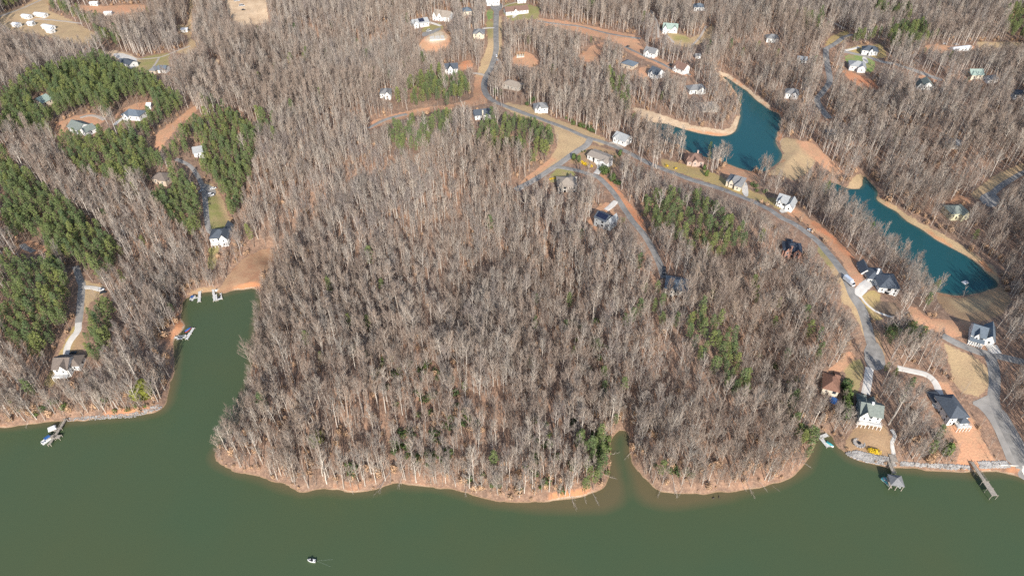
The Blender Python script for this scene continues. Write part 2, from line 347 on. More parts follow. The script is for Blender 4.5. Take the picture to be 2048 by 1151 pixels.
def raster(poly, img, val=True):
    xs = [p[0] / 2 for p in poly]; ys = [p[1] / 2 for p in poly]
    x0, x1 = max(0, int(min(xs)) - 1), min(IW, int(max(xs)) + 2); y0, y1 = max(0, int(min(ys)) - 1), min(IH, int(max(ys)) + 2)
    if x1 <= x0 or y1 <= y0: return
    gx, gy = np.meshgrid(np.arange(x0, x1) + .5, np.arange(y0, y1) + .5)
    m = inpoly(gx, gy, list(zip(xs, ys))); img[y0:y1, x0:x1][m] = val
def sample(img, px, py, default=0):
    i = np.floor(np.asarray(px) / 2).astype(int); j = np.floor(np.asarray(py) / 2).astype(int)
    ok = (i >= 0) & (i < IW) & (j >= 0) & (j < IH)
    r = np.full(ok.shape + img.shape[2:], default, img.dtype); r[ok] = img[j[ok], i[ok]]; return r
zimg = np.zeros((IH, IW, 4), np.float32); CLEAR = np.zeros((IH, IW), bool); KEEP = np.zeros((IH, IW), bool)
SOFT = {'red', 'clay', 'litter'}
for c, poly in ZONES:
    raster(poly, zimg, C[c] + (1.0,)); raster(poly, CLEAR)
for _ in range(2):
    p = np.pad(zimg, ((1, 1), (1, 1), (0, 0)), 'edge'); zimg = sum(p[a:a+IH, b:b+IW] for a in range(3) for b in range(3)) / 9
pxg, pyg, dep = project(XX, YY, ZZ)
vis = (dep > 5)
zc = sample(zimg, np.where(vis, pxg, -99), np.where(vis, pyg, -99), 0.0)
al = zc[..., 3]; rgb = zc[..., :3] / np.maximum(al, 1e-3)[..., None]; rgb[al < 1e-3] = C['tan']
def grid_mesh(name, X, Y, Z, m, attrs=()):
    ny, nx = X.shape; me = bpy.data.meshes.new(name)
    co = np.stack([X, Y, Z], -1).reshape(-1, 3).astype(np.float32)
    idx = np.arange(nx * ny).reshape(ny, nx); q = np.stack([idx[:-1, :-1], idx[:-1, 1:], idx[1:, 1:], idx[1:, :-1]], -1).reshape(-1, 4)
    me.vertices.add(len(co)); me.vertices.foreach_set('co', co.ravel())
    me.loops.add(q.size); me.loops.foreach_set('vertex_index', q.ravel().astype(np.int32))
    me.polygons.add(len(q)); me.polygons.foreach_set('loop_start', np.arange(0, q.size, 4, dtype=np.int32)); me.polygons.foreach_set('loop_total', np.full(len(q), 4, np.int32))
    me.polygons.foreach_set('use_smooth', np.ones(len(q), bool))
    for an, ty, arr in attrs:
        a = me.attributes.new(an, ty, 'POINT'); a.data.foreach_set('color' if ty == 'FLOAT_COLOR' else 'value', np.ascontiguousarray(arr, np.float32).ravel())
    me.materials.append(m); me.update(); me.validate()
    o = bpy.data.objects.new(name, me); COL.objects.link(o); o['kind'] = 'structure'; return o

# ground material: leaf litter, clay, grass and beach
gm = bpy.data.materials.new('forest_floor'); gm.use_nodes = True; t = gm.node_tree; B = t.nodes['Principled BSDF']
B.inputs['Roughness'].default_value = .95; B.inputs['Specular IOR Level'].default_value = .1
def N(t, ty, **k):
    n = t.nodes.new(ty)
    for a, b in k.items(): n.inputs[a].default_value = b
    return n
def noise(t, vec, sc, det=5, rough=.55):
    n = t.nodes.new('ShaderNodeTexNoise'); n.inputs['Scale'].default_value = sc; n.inputs['Detail'].default_value = det; n.inputs['Roughness'].default_value = rough
    t.links.new(vec, n.inputs['Vector']); return n.outputs['Fac']
def rng_(t, v, a, b, c=0, d=1):
    n = t.nodes.new('ShaderNodeMapRange'); n.inputs[1].default_value = a; n.inputs[2].default_value = b; n.inputs[3].default_value = c; n.inputs[4].default_value = d
    t.links.new(v, n.inputs[0]); return n.outputs[0]
def mixc(t, f, a, b, mode='MIX'):
    n = t.nodes.new('ShaderNodeMix'); n.data_type = 'RGBA'; n.blend_type = mode
    for i, x in ((0, f), (6, a), (7, b)):
        if isinstance(x, (int, float)): n.inputs[i].default_value = x
        elif isinstance(x, tuple): n.inputs[i].default_value = x + (1,)
        else: t.links.new(x, n.inputs[i])
    return n.outputs[2]
def mth(t, op, a, b):
    n = t.nodes.new('ShaderNodeMath'); n.operation = op
    for i, x in ((0, a), (1, b)):
        if isinstance(x, (int, float)): n.inputs[i].default_value = x
        else: t.links.new(x, n.inputs[i])
    return n.outputs[0]
pos = N(t, 'ShaderNodeNewGeometry').outputs['Position']
n1 = noise(t, pos, .018, 5); n2 = noise(t, pos, .16, 6, .65); n3 = noise(t, pos, .9, 4, .7)
lit = mixc(t, rng_(t, n1, .38, .62), (.385,.225,.145), (.30,.195,.135))
lit = mixc(t, rng_(t, n2, .42, .66), lit, (.20,.13,.095))
lit = mixc(t, rng_(t, n3, .52, .75), lit, (.42,.30,.21))
lit = mixc(t, rng_(t, noise(t, pos, .45, 5, .75), .56, .42, 0, .6), lit, (.17,.115,.085))
at = t.nodes.new('ShaderNodeAttribute'); at.attribute_name = 'cover'
nz = noise(t, pos, .22, 6, .7)
am = rng_(t, mth(t, 'ADD', at.outputs['Alpha'], mth(t, 'MULTIPLY', mth(t, 'SUBTRACT', nz, .5), 1.5)), .38, .58)
cov = mixc(t, rng_(t, n2, .35, .7), at.outputs['Color'], (.42,.30,.18)); cov = mixc(t, .45, cov, at.outputs['Color'])
cov = mixc(t, rng_(t, n3, .42, .72, 0, .5), cov, (.24,.165,.11))
cov = mixc(t, rng_(t, noise(t, pos, .07, 6, .7), .48, .62, 0, .45), cov, (.36,.24,.15))
col = mixc(t, am, lit, cov)
sh = t.nodes.new('ShaderNodeAttribute'); sh.attribute_name = 'shore'
s2 = mth(t, 'ADD', sh.outputs['Fac'], mth(t, 'MULTIPLY', mth(t, 'SUBTRACT', nz, .5), 4.0))
claym = mth(t, 'MULTIPLY', rng_(t, s2, 5.0, 3.4), rng_(t, noise(t, pos, .03, 3), .54, .62, 0, .8))
col = mixc(t, claym, col, (.56,.25,.12))
wv = rng_(t, noise(t, pos, .03, 5, .65), .36, .66, -.7, 1.5)
s3 = mth(t, 'SUBTRACT', mth(t, 'ADD', sh.outputs['Fac'], mth(t, 'MULTIPLY', mth(t, 'SUBTRACT', n3, .5), 1.6)), wv)
col = mixc(t, rng_(t, s3, .25, -.15), col, mixc(t, rng_(t, n3, .4, .7), (.47,.355,.25), (.29,.205,.14)))
col = mixc(t, rng_(t, sh.outputs['Fac'], .8, .2), col, (.30,.20,.12))
t.links.new(col, B.inputs['Base Color'])
bp = N(t, 'ShaderNodeBump', Strength=.6, Distance=.5); t.links.new(n3, bp.inputs['Height']); t.links.new(bp.outputs[0], B.inputs['Normal'])
cover = np.concatenate([rgb, al[..., None]], -1)
grid_mesh('ground', XX, YY, ZZ, gm, [('cover', 'FLOAT_COLOR', cover), ('shore', 'FLOAT', np.clip(dmin, -5, 60))])

# ---------------------------------------------------------------- water
def water_mat(name, deep, shallow, w0, w1):
    m = bpy.data.materials.new(name); m.use_nodes = True; t = m.node_tree; b = t.nodes['Principled BSDF']
    b.inputs['Roughness'].default_value = .22; b.inputs['Specular IOR Level'].default_value = .35; b.inputs['IOR'].default_value = 1.33
    p = N(t, 'ShaderNodeNewGeometry').outputs['Position']
    a = t.nodes.new('ShaderNodeAttribute'); a.attribute_name = 'depth'
    n = noise(t, p, .03, 4); nf = noise(t, p, .012, 3)
    dd = mth(t, 'ADD', a.outputs['Fac'], mth(t, 'MULTIPLY', mth(t, 'SUBTRACT', n, .5), w1 * 1.1))
    d2 = mixc(t, rng_(t, nf, .35, .65), deep, tuple(c * k for c, k in zip(deep, (1.16, 1.0, .94))))
    c = mixc(t, rng_(t, dd, w0, w1), shallow, d2); t.links.new(c, b.inputs['Base Color'])
    w = noise(t, p, .8, 5, .6); bb = N(t, 'ShaderNodeBump', Strength=.10, Distance=.15); t.links.new(w, bb.inputs['Height']); t.links.new(bb.outputs[0], b.inputs['Normal'])
    return m
wx = axis(-400, 400, 2.5, -6000, 6000); wy = np.concatenate([axis(150, 420, 2.5, -1500, 425)])
WX, WY = np.meshgrid(wx, wy); WD = -sdf(WX, WY, lakeW)
# the silt spilling from the inlet between the two wooded points
ix, iy = at_level(1255, 1000, 0); silt = np.exp(-(((WX - ix) / 36) ** 2 + ((WY - iy + 4) / 16) ** 2)); 
lake = grid_mesh('lake_water', WX, WY, np.zeros_like(WX), water_mat('lake_water', (.061,.091,.046), (.125,.104,.054), -0.5, 5.0), [('depth', 'FLOAT', np.clip(WD - silt * 9, -3, 40))])
def pond(name, poly, lvl, m):
    xs = [p[0] for p in poly]; ys = [p[1] for p in poly]
    X, Y = np.meshgrid(np.arange(min(xs) - 6, max(xs) + 6, 3), np.arange(min(ys) - 6, max(ys) + 6, 3))
    D = -sdf(X, Y, poly); o = grid_mesh(name, X, Y, np.full_like(X, lvl), m, [('depth', 'FLOAT', np.clip(D, -3, 40))])
    import bmesh
    bm = bmesh.new(); bm.from_mesh(o.data); bm.verts.ensure_lookup_table(); d = D.ravel()
    bmesh.ops.delete(bm, geom=[v for v in bm.verts if d[v.index] < -4.0], context='VERTS'); bm.to_mesh(o.data); bm.free()
pm = water_mat('pond_water', (.012,.072,.085), (.06,.095,.075), 0.0, 2.6)
pond('pond_water', pondAW, LV_A, pm); pond('pond_water', pondBW, LV_B, pm)

# ---------------------------------------------------------------- roads, drives and pads
def catmull(P, step):
    P = np.array(P, float); out = []
    Q = np.vstack([2 * P[0] - P[1], P, 2 * P[-1] - P[-2]])
    for i in range(1, len(Q) - 2):
        L = np.linalg.norm(Q[i+1] - Q[i]); n = max(2, int(L / step))
        for k in range(n):
            s = k / n; out.append(.5 * ((2*Q[i]) + (-Q[i-1]+Q[i+1])*s + (2*Q[i-1]-5*Q[i]+4*Q[i+1]-Q[i+2])*s*s + (-Q[i-1]+3*Q[i]-3*Q[i+1]+Q[i+2])*s**3))
    out.append(P[-1]); return np.array(out)
def pxpts(L, lift=0): 
    x, y, z = ground(np.array([p[0] for p in L], float), np.array([p[1] for p in L], float), lift); return list(zip(x, y))
def mark(ring_xy, keep=True):
    x = np.array([p[0] for p in ring_xy]); y = np.array([p[1] for p in ring_xy]); px, py, _ = project(x, y, th(x, y))
    poly = list(zip(px, py)); raster(poly, CLEAR)
    if keep: raster(poly, KEEP)
def strip(name, L, width, m, lift=.14, keep=True, world=False):
    P = catmull(L if world else pxpts(L), 1.6); T = np.gradient(P, axis=0); T /= np.maximum(np.linalg.norm(T, axis=1), 1e-6)[:, None]
    Nn = np.stack([-T[:, 1], T[:, 0]], -1); k = 5; mb = MB(); n = len(P)
    wv = width * (1 + .06 * (vnoise(P[:, 0], P[:, 1], 31, 5) - .5))
    for i in range(n):
        for q in range(k):
            s = (q / (k - 1) - .5) * wv[i]; x, y = P[i] + Nn[i] * s
            mb.v.append((x, y, float(th(x, y)) + lift + (-.25 if q in (0, k-1) else .0)))
    for i in range(n - 1):
        for q in range(k - 1): mb.f.append((i*k+q, i*k+q+1, (i+1)*k+q+1, (i+1)*k+q)); mb.m.append(0)
    o = mb.obj(name, m); o['kind'] = 'structure'
    for i in range(0, n - 1, 4):
        j = min(i + 4, n - 1); a = P[i] - Nn[i]*width/2; b = P[j] - Nn[j]*width/2; c = P[j] + Nn[j]*width/2; d = P[i] + Nn[i]*width/2
        mark([a, b, c, d], keep)
    return o
def patch(name, L, m, lift=.10, keep=True):
    W = smooth(pxpts(L)); xs = np.array([p[0] for p in W]); ys = np.array([p[1] for p in W])
    gx, gy = np.meshgrid(np.arange(xs.min(), xs.max(), 1.7), np.arange(ys.min(), ys.max(), 1.7)); gx = gx.ravel(); gy = gy.ravel()
    m_ = inpoly(gx, gy, W); pts = [Vector(p) for p in W] + [Vector((a, b)) for a, b in zip(gx[m_], gy[m_])]
    nb = len(W); r = geometry.delaunay_2d_cdt(pts, [], [list(range(nb))], 1, 1e-4)
    me = bpy.data.meshes.new(name); me.from_pydata([(v.x, v.y, float(th(v.x, v.y)) + lift) for v in r[0]], [], r[2]); me.materials.append(m)
    o = place(name, me); o['kind'] = 'structure'; mark(W, keep); return o
strip('road', [(992,2),(993,20),(992,50),(992,75),(992,101),(983,133),(973,151),(968,171),(973,189),(991,204),(1024,217),(1065,232),(1112,249),(1145,262),(1175,275),(1215,287),
  (1246,300),(1276,315),(1306,330),(1345,345),(1385,360),(1425,372),(1465,386),(1503,401),(1536,417),(1561,434),(1586,446),(1612,464),(1637,484),(1657,507),(1677,532),(1692,554),
  (1706,590),(1722,615),(1732,643),(1738,668),(1745,695),(1748,722)], 6.3, ASPH, .20)
patch('road', [(1728,690),(1752,680),(1768,705),(1772,735),(1750,742),(1730,730)], ASPH, .14)
patch('road', [(978,8),(990,2),(1006,8),(1004,20),(992,26),(982,18)], ASPH, .14)
strip('road', [(1180,279),(1173,290),(1150,305),(1125,323),(1110,333),(1084,350),(1054,368),(1030,380)], 6.3, ASPH2, .17)
strip('road', [(1112,333),(1130,336),(1152,340),(1178,348),(1196,354),(1210,366),(1226,384),(1240,404),(1253,424),(1267,444),(1284,464),(1297,483),(1310,507),(1321,532),(1328,556)], 4.6, ASPH, .23)
strip('road', [(1652,96),(1652,113),(1657,141),(1659,164),(1644,186),(1634,199),(1644,219),(1659,237)], 6.5, ASPH, .18)
strip('road', [(1652,98),(1672,86),(1692,73),(1704,69)], 6.5, ASPH, .20)
strip('road', [(1690,58),(1672,48),(1650,35)], 4, GRAVEL, .14)
strip('road', [(1687,103),(1727,111),(1763,123),(1800,131),(1838,144),(1884,161)], 5.5, ASPH2, .18)
strip('road', [(-40,44),(0,33),(30,22),(60,10),(88,-4)], 5, GRAVEL, .15)
strip('path', [(50,50),(75,38),(120,42),(165,47)], 3.5, GRAVEL, .15)
strip('road', [(2090,330),(2047,345),(2015,363),(1994,378),(1977,396)], 5.5, ASPH, .18)
patch('parking_pad', [(1955,394),(1984,381),(2004,402),(1986,417),(1968,410)], ASPH2, .14)
strip('road', [(1885,670),(1899,678),(1919,688),(1952,701),(1984,709),(2015,716),(2047,724),(2090,735)], 5.5, ASPH, .18)
strip('road', [(1980,712),(1986,730),(1989,751),(1989,774),(1987,794),(1992,817),(2001,842),(2016,872),(2032,905),(2046,934),(2056,960)], 6.5, ASPH, .22)
patch('parking_pad', [(1940,805),(1962,796),(1985,785),(2000,812),(2018,850),(2042,905),(2052,932),(2016,928),(2004,895),(1985,850),(1962,818)], ASPH2, .12)
patch('parking_pad', [(1996,818),(2010,820),(2030,855),(2056,900),(2075,930),(2050,925),(2022,880)], ASPH2, .11)
patch('boat_ramp', [(2038,932),(2062,930),(2078,962),(2056,966)], CONC, .25)
strip('driveway', [(151,532),(161,562),(164,568),(162,593),(160,618),(157,645)], 4.8, ASPH2, .18)
strip('driveway', [(157,645),(155,662),(144,676),(135,693),(132,712)], 4.2, CONC, .20)
strip('driveway', [(166,574),(185,575),(206,580)], 4.5, CONC, .16)
strip('driveway', [(44,488),(52,496),(68,503)], 5, ASPH2, .16)
patch('parking_pad', [(400,352),(404,366),(423,371),(434,383),(427,394),(412,394),(402,380)], ASPH2, .14)
strip('driveway', [(352,318),(378,330),(393,348),(405,372),(410,396),(413,431),(417,458),(424,466)], 4.2, ASPH2, .18)
strip('driveway', [(160,235),(178,231),(195,233),(210,240)], 4.5, GRAVEL, .16); strip('driveway', [(228,250),(240,240),(252,232)], 4, CONC, .16)
patch('parking_pad', [(222,108),(243,106),(262,112),(278,120),(262,130),(243,122)], CONC, .12)
strip('path', [(275,118),(300,117),(325,113),(350,103),(380,92)], 3, GRAVEL, .14); strip('path', [(318,116),(312,126),(306,134)], 3, GRAVEL, .14)
strip('driveway', [(736,257),(764,242),(789,234),(814,228)], 4, ASPH2, .18); strip('driveway', [(945,146),(960,148),(974,152)], 4.5, GRAVEL, .15)
strip('driveway', [(965,57),(978,56),(991,56)], 4, CONC, .16)
strip('road', [(1074,42),(1125,49),(1165,54),(1200,63),(1238,71),(1282,77)], 5, ASPH, .18); strip('road', [(1251,93),(1276,106),(1314,123),(1346,139),(1382,150)], 5, ASPH, .18)
for L in ([(1301,20),(1314,45),(1317,76)], [(1320,58),(1330,68),(1349,86)], [(1412,52),(1400,74),(1384,91)]): strip('path', L, 3.2, GRAVEL, .15)
strip('driveway', [(1712,590),(1727,574),(1744,561)], 7, CONC, .19); strip('driveway', [(1739,735),(1736,760),(1731,788)], 5, CONC, .19)
strip('driveway', [(1795,735),(1821,741),(1851,748),(1868,761),(1878,782),(1883,800)], 4.4, CONC, .19); patch('parking_pad', [(1861,808),(1876,792),(1892,800),(1890,812),(1874,820)], CONC, .17)
strip('path', [(1718,590),(1722,593),(1732,606),(1750,621),(1772,630),(1786,634)], 1.6, CONC, .17)
patch('driveway', [(1556,420),(1580,402),(1592,408),(1590,416),(1566,428)], CONC, .16); patch('driveway', [(1482,380),(1488,362),(1494,366),(1498,392),(1490,394)], CONC, .16)
strip('driveway', [(1982,690),(1988,700),(1992,707)], 7, CONC, .21)
strip('driveway', [(1188,318),(1196,326),(1200,336),(1192,348)], 5, CONC, .21); strip('driveway', [(1232,402),(1222,412),(1212,420)], 5, CONC, .17)
strip('driveway', [(1214,290),(1226,285),(1245,296)], 3.5, GRAVEL, .17)
strip('driveway', [(1690,101),(1705,98),(1718,94)], 4, CONC, .20); patch('parking_pad', [(1723,114),(1732,114),(1738,126),(1728,128)], CONC, .12)
patch('driveway', [(1024,33),(1030,22),(1044,20),(1036,30),(1026,38)], CONC, .12); strip('driveway', [(856,44),(870,48),(882,52)], 5, CONC, .15)
patch('parking_pad', [(842,66),(862,62),(882,54),(882,60),(864,68),(846,76)], ASPH2, .13)
strip('path', [(1783,858),(1790,870),(1784,884),(1786,900),(1788,912)], 2.2, CONC, .2); strip('path', [(1004,14),(1020,8),(1045,2)], 3, GRAVEL, .15)
# ---------------------------------------------------------------- houses
def window_meshes(wd, ht):
    f = MB(); f.box(-wd/2-.1, wd/2+.1, -.09, .02, -.1, ht+.1); p = MB(); p.box(-wd/2, wd/2, -.12, -.06, 0, ht)
    return f.mesh('window', WHITE), p.mesh('pane', GLASS)
WIN = window_meshes(.95, 1.4); BIGWIN = window_meshes(1.9, 2.0)
dm = MB(); dm.box(-.5, .5, -.1, .02, 0, 2.1); DOORM = {}
gd = MB(); gd.box(-1.3, 1.3, -.08, .02, 0, 2.2); GARAGE = gd.mesh('garage_door', WHITE)
def add_window(root, x, y, z, rz, big=False, pane=True):
    f = place('window', (BIGWIN if big else WIN)[0], root, (x, y, z), rz); place('pane', (BIGWIN if big else WIN)[1], f)
def wing(root, x0, x1, y0, y1, wh, rh, typ, wm, rm, near, ov=.5, base=-3.0, skipwin=False):
    w = MB(); w.box(x0, x1, y0, y1, base, wh)
    xm, ym = (x0+x1)/2, (y0+y1)/2; th_ = .22
    r = MB()
    if typ == 'u':
        w.add([(x0+.01,y0+.02,wh-.01),(x0+.01,y1-.02,wh-.01),(x0+.01,ym,wh+rh-.05),(x1-.01,y0+.02,wh-.01),(x1-.01,y1-.02,wh-.01),(x1-.01,ym,wh+rh-.05)], [(0,1,2),(3,5,4),(0,3,4,1),(0,2,5,3),(1,4,5,2)])
        s = rh / ((y1-y0)/2); ze = wh - ov*s
        pr = [(y0-ov, ze), (ym, wh+rh), (y1+ov, ze), (y1+ov, ze+th_), (ym, wh+rh+th_), (y0-ov, ze+th_)]
        vs = [(x0-ov, a, b) for a, b in pr] + [(x1+ov, a, b) for a, b in pr]
        r.add(vs, [(0,1,4,5),(1,2,3,4),(6,11,10,7),(7,10,9,8),(5,4,10,11),(4,3,9,10),(0,6,7,1),(1,7,8,2),(0,5,11,6),(2,8,9,3)])
    elif typ == 'v':
        w.add([(x0+.02,y0+.01,wh-.01),(x1-.02,y0+.01,wh-.01),(xm,y0+.01,wh+rh-.05),(x0+.02,y1-.01,wh-.01),(x1-.02,y1-.01,wh-.01),(xm,y1-.01,wh+rh-.05)], [(0,1,2),(3,5,4),(0,3,4,1),(0,2,5,3),(1,4,5,2)])
        s = rh / ((x1-x0)/2); ze = wh - ov*s
        pr = [(x0-ov, ze), (xm, wh+rh), (x1+ov, ze), (x1+ov, ze+th_), (xm, wh+rh+th_), (x0-ov, ze+th_)]
        vs = [(a, y0-ov, b) for a, b in pr] + [(a, y1+ov, b) for a, b in pr]
        r.add(vs, [(0,1,4,5),(1,2,3,4),(6,11,10,7),(7,10,9,8),(5,4,10,11),(4,3,9,10),(0,6,7,1),(1,7,8,2),(0,5,11,6),(2,8,9,3)])
    elif typ == 'hip':
        a, b, c, d = x0-ov, x1+ov, y0-ov, y1+ov; hx = max(.1, ((b-a)-(d-c))/2); hy = max(.1, ((d-c)-(b-a))/2)
        vs = [(a,c,wh),(b,c,wh),(b,d,wh),(a,d,wh),(a,c,wh+th_),(b,c,wh+th_),(b,d,wh+th_),(a,d,wh+th_)]
        if b-a >= d-c:
            vs += [(xm-hx, ym, wh+rh), (xm+hx, ym, wh+rh)]; fs = [(4,5,9,8),(5,6,9),(6,7,8,9),(7,4,8)]
        else:
            vs += [(xm, ym-hy, wh+rh), (xm, ym+hy, wh+rh)]; fs = [(4,5,8),(5,6,9,8),(6,7,9),(7,4,8,9)]
        r.add(vs, fs + [(3,2,1,0),(0,1,5,4),(1,2,6,5),(2,3,7,6),(3,0,4,7)])
    else:   # low slope, back edge higher
        r.add([(x0-ov,y0-ov,wh+.03),(x1+ov,y0-ov,wh+.03),(x1+ov,y1+ov,wh+rh),(x0-ov,y1+ov,wh+rh),(x0-ov,y0-ov,wh+.3),(x1+ov,y0-ov,wh+.3),(x1+ov,y1+ov,wh+rh+.27),(x0-ov,y1+ov,wh+rh+.27)],
              [(3,2,1,0),(4,5,6,7),(0,1,5,4),(1,2,6,5),(2,3,7,6),(3,0,4,7)])
    w.obj('wall', wm, root); r.obj('roof', rm, root)
    if not skipwin:
        st = 2 if wh > 4.6 else 1
        for k in range(st):
            zz = wh - 2.3 - 2.8 * k
            n = max(1, int((x1-x0) / (3.3 if near else 4.0)))
            for i in range(n): add_window(root, x0 + (x1-x0)*(i+.5)/n, y0, zz, 0, near and i % 3 == 1)
            ns = max(1, int((y1-y0) / 5))
            for i in range(ns):
                yy = y0 + (y1-y0)*(i+.5)/ns
                add_window(root, x0, yy, zz, -math.pi/2); add_window(root, x1, yy, zz, math.pi/2)
HOUSES = []
def house(name, A, B, depth, wh, rh, typ, roof, wall, label, wings=(), near=False, chim=None, door=True, garage=None, lift=None, cat='house', extra=None, skipwin=False, keep=True):
    """A, B: photo pixels of the two ends of the front eave"""
    ax, ay, az = G(A[0], A[1], wh); bx, by, bz = G(B[0], B[1], wh)
    W = math.hypot(bx-ax, by-ay); rz = math.atan2(by-ay, bx-ax); cx, cy = (ax+bx)/2, (ay+by)/2
    n = (-math.sin(rz), math.cos(rz)); z = (az + bz) / 2
    root = empty(name, (cx, cy, z), rz, label, cat)
    wm, rm = wallmat(wall), roofmat(roof)
    rects = [(-W/2, W/2, 0, depth, wh, rh, typ, wall, roof)]
    for q in wings:
        u0, u1, v0, v1, h2, r2, t2 = q[:7]; rects.append((-W/2+u0*W, -W/2+u1*W, v0, v1, h2, r2, t2, q[7] if len(q) > 7 else wall, q[8] if len(q) > 8 else roof))
    for x0, x1, y0, y1, h, r, t_, wl, rf in rects:
        wing(root, x0, x1, y0, y1, h, r, t_, wallmat(wl), roofmat(rf), near, skipwin=skipwin)
        M = Matrix.Translation((cx, cy, 0)) @ Matrix.Rotation(rz, 4, 'Z')
        g = [(M @ Vector(p)) for p in ((x0-2, y0-2, 0), (x1+2, y0-2, 0), (x1+2, y1+2, 0), (x0-2, y1+2, 0))]
        raster([tuple(float(v) for v in project(p.x, p.y, z)[:2]) for p in g], CLEAR)
        for hh in ((h*.35, h, h + r*.8) if keep else ()):
            g = [(M @ Vector(p)) for p in ((x0, y0, 0), (x1, y0, 0), (x1, y1, 0), (x0, y1, 0))]
            raster([tuple(float(v) for v in project(p.x, p.y, z+hh)[:2]) for p in g], KEEP)
        HOUSES.append((cx, cy, max(W, depth) * .75))
    if door:
        if wall not in DOORM: DOORM[wall] = dm.mesh('door', BLACK)
        place('door', DOORM[wall], root, (-W*.12, -.02, 0))
    if garage is not None: place('garage_door', GARAGE, root, (-W/2 + garage*W, -.03, 0))
    if chim:
        c = MB(); u, v = chim[:2]; c.box(-W/2+u*W-.55, -W/2+u*W+.55, v-.5, v+.5, 0, wh+rh+1.0); c.box(-W/2+u*W-.65, -W/2+u*W+.65, v-.6, v+.6, wh+rh+1.0, wh+rh+1.2)
        c.obj('chimney', wallmat(chim[2] if len(chim) > 2 else 'brick'), root)
    if extra: extra(root, W, depth, wh, rh)
    return root
def porch(x0, x1, y0, z, h, roofm=None, npost=5, rail=True):
    """a deck on posts in front of the house, with rail and, if given, a roof"""
    def f(root, W, D, wh, rh):
        a, b = -W/2 + x0*W, -W/2 + x1*W
        d = MB(); d.box(a, b, -y0, -.02, z-.25, z); d.obj('deck', LDECK, root)
        p = MB(); p.box(-.12, .12, -.12, .12, -3-z, (h if roofm else 0)); pm_ = p.mesh('post', WHITE)
        for i in range(npost): place('post', pm_, root, (a + (b-a)*i/(npost-1), -y0+.15, z))
        if rail:
            r = MB(); r.box(a, b, -y0+.02, -y0+.10, z+.95, z+1.05); r.box(a, b, -y0+.02, -y0+.10, z+.1, z+.16); r.box(a, a+.08, -y0+.1, -.05, z+.95, z+1.05); r.box(b-.08, b, -y0+.1, -.05, z+.95, z+1.05)
            n = int((b-a)/.6)
            for i in range(n): xx = a + (b-a)*(i+.5)/n; r.box(xx-.03, xx+.03, -y0+.04, -y0+.08, z+.16, z+.95)
            r.obj('railing', WHITE, root)
        if roofm:
            r = MB(); r.add([(a-.3,-y0-.3,z+h),(b+.3,-y0-.3,z+h),(b+.3,-.01,z+h+.9),(a-.3,-.01,z+h+.9),(a-.3,-y0-.3,z+h+.15),(b+.3,-y0-.3,z+h+.15),(b+.3,-.01,z+h+1.05),(a-.3,-.01,z+h+1.05)],
              [(3,2,1,0),(4,5,6,7),(0,1,5,4),(1,2,6,5),(2,3,7,6),(3,0,4,7)]); r.obj('porch_roof', roofmat(roofm), root)
    return f
def solar(x0, x1, v0, v1):
    def f(root, W, D, wh, rh):
        s = rh / (D/2)
        for i in range(4):
            a = -W/2 + (x0 + (x1-x0)*i/4)*W + .05; b = -W/2 + (x0 + (x1-x0)*(i+1)/4)*W - .05; y0, y1 = v0*D/2, v1*D/2; m = MB()
            vs = [(a,y0,wh+y0*s+.32),(b,y0,wh+y0*s+.32),(b,y1,wh+y1*s+.32),(a,y1,wh+y1*s+.32)]; m.add(vs + [(p[0],p[1],p[2]-.06) for p in vs], [(0,1,2,3),(7,6,5,4),(0,4,5,1),(1,5,6,2),(2,6,7,3),(3,7,4,0)])
            m.obj('solar_panel', SOLAR, root)
    return f
SOLAR = mat('solar_panel', (.015,.02,.045), rough=.25, var=.3, scale=2, spec=.5)
house('lake_house', (1721,828), (1766,833), 10, 7.0, 3.6, 'u', 'greygreen', 'white', 'tall white lake house with grey green roofs and white arched porch above the fire pit', [(.0,.42,-1.2,9.0,6.6,4.0,'v'),(.08,.5,9.5,17,3.6,3.0,'hip'),(.62,.98,9.5,15,3.2,2.6,'v')], True, (.5,5,'white'), extra=porch(.0, 1.05, 3.2, 3.0, 2.8, None, 7))
house('house', (1901,836), (1938,833), 15, 6.0, 3.8, 'hip', 'slate', 'white', 'white house with dark slate hip roof and white deck above the long wooden pier', [(-.05,.45,13,20,3.4,3.0,'hip'),(.5,.95,-2.2,5,4.2,2.2,'hip')], True, extra=porch(.35, 1.05, 4.2, 2.6, 2.6, None, 5))
house('house', (1761,571), (1798,581), 14, 4.8, 3.8, 'hip', 'slate', 'white', 'long house with charcoal roofs and round turret at the end of the pale driveway', [(-.35,.5,9,20,4.0,3.6,'hip'),(-.55,-.1,15,25,3.6,3.0,'v')], True, (.1,12,'white'))
house('house', (1944,668), (1971,677), 11, 5.6, 3.6, 'u', 'bluegrey', 'white', 'white farmhouse with blue grey metal roof and full front porch beyond the brown field', [(.25,.60,-.6,6,5.9,2.6,'v'),(1.02,1.75,1,14,4.6,3.6,'v')], True, extra=porch(.0, 1.0, 2.6, .6, 2.6, 'bluegrey', 7, False))
house('house', (1646,776), (1678,783), 12, 4.6, 3.0, 'hip', 'rust', 'cream', 'brown roofed house with cream back wall and courtyard among trees', [(.75,1.02,6,16,3.8,2.6,'u')], True)
house('house', (1554,400), (1573,408), 10, 4.6, 3.4, 'u', 'ltgrey', 'white', 'pale grey roofed white house with bright concrete drive on the road bend', [(.18,.5,-.8,5,4.8,2.6,'v'),(1.0,1.7,-1.5,9,3.6,3.0,'v')], True, garage=.85)
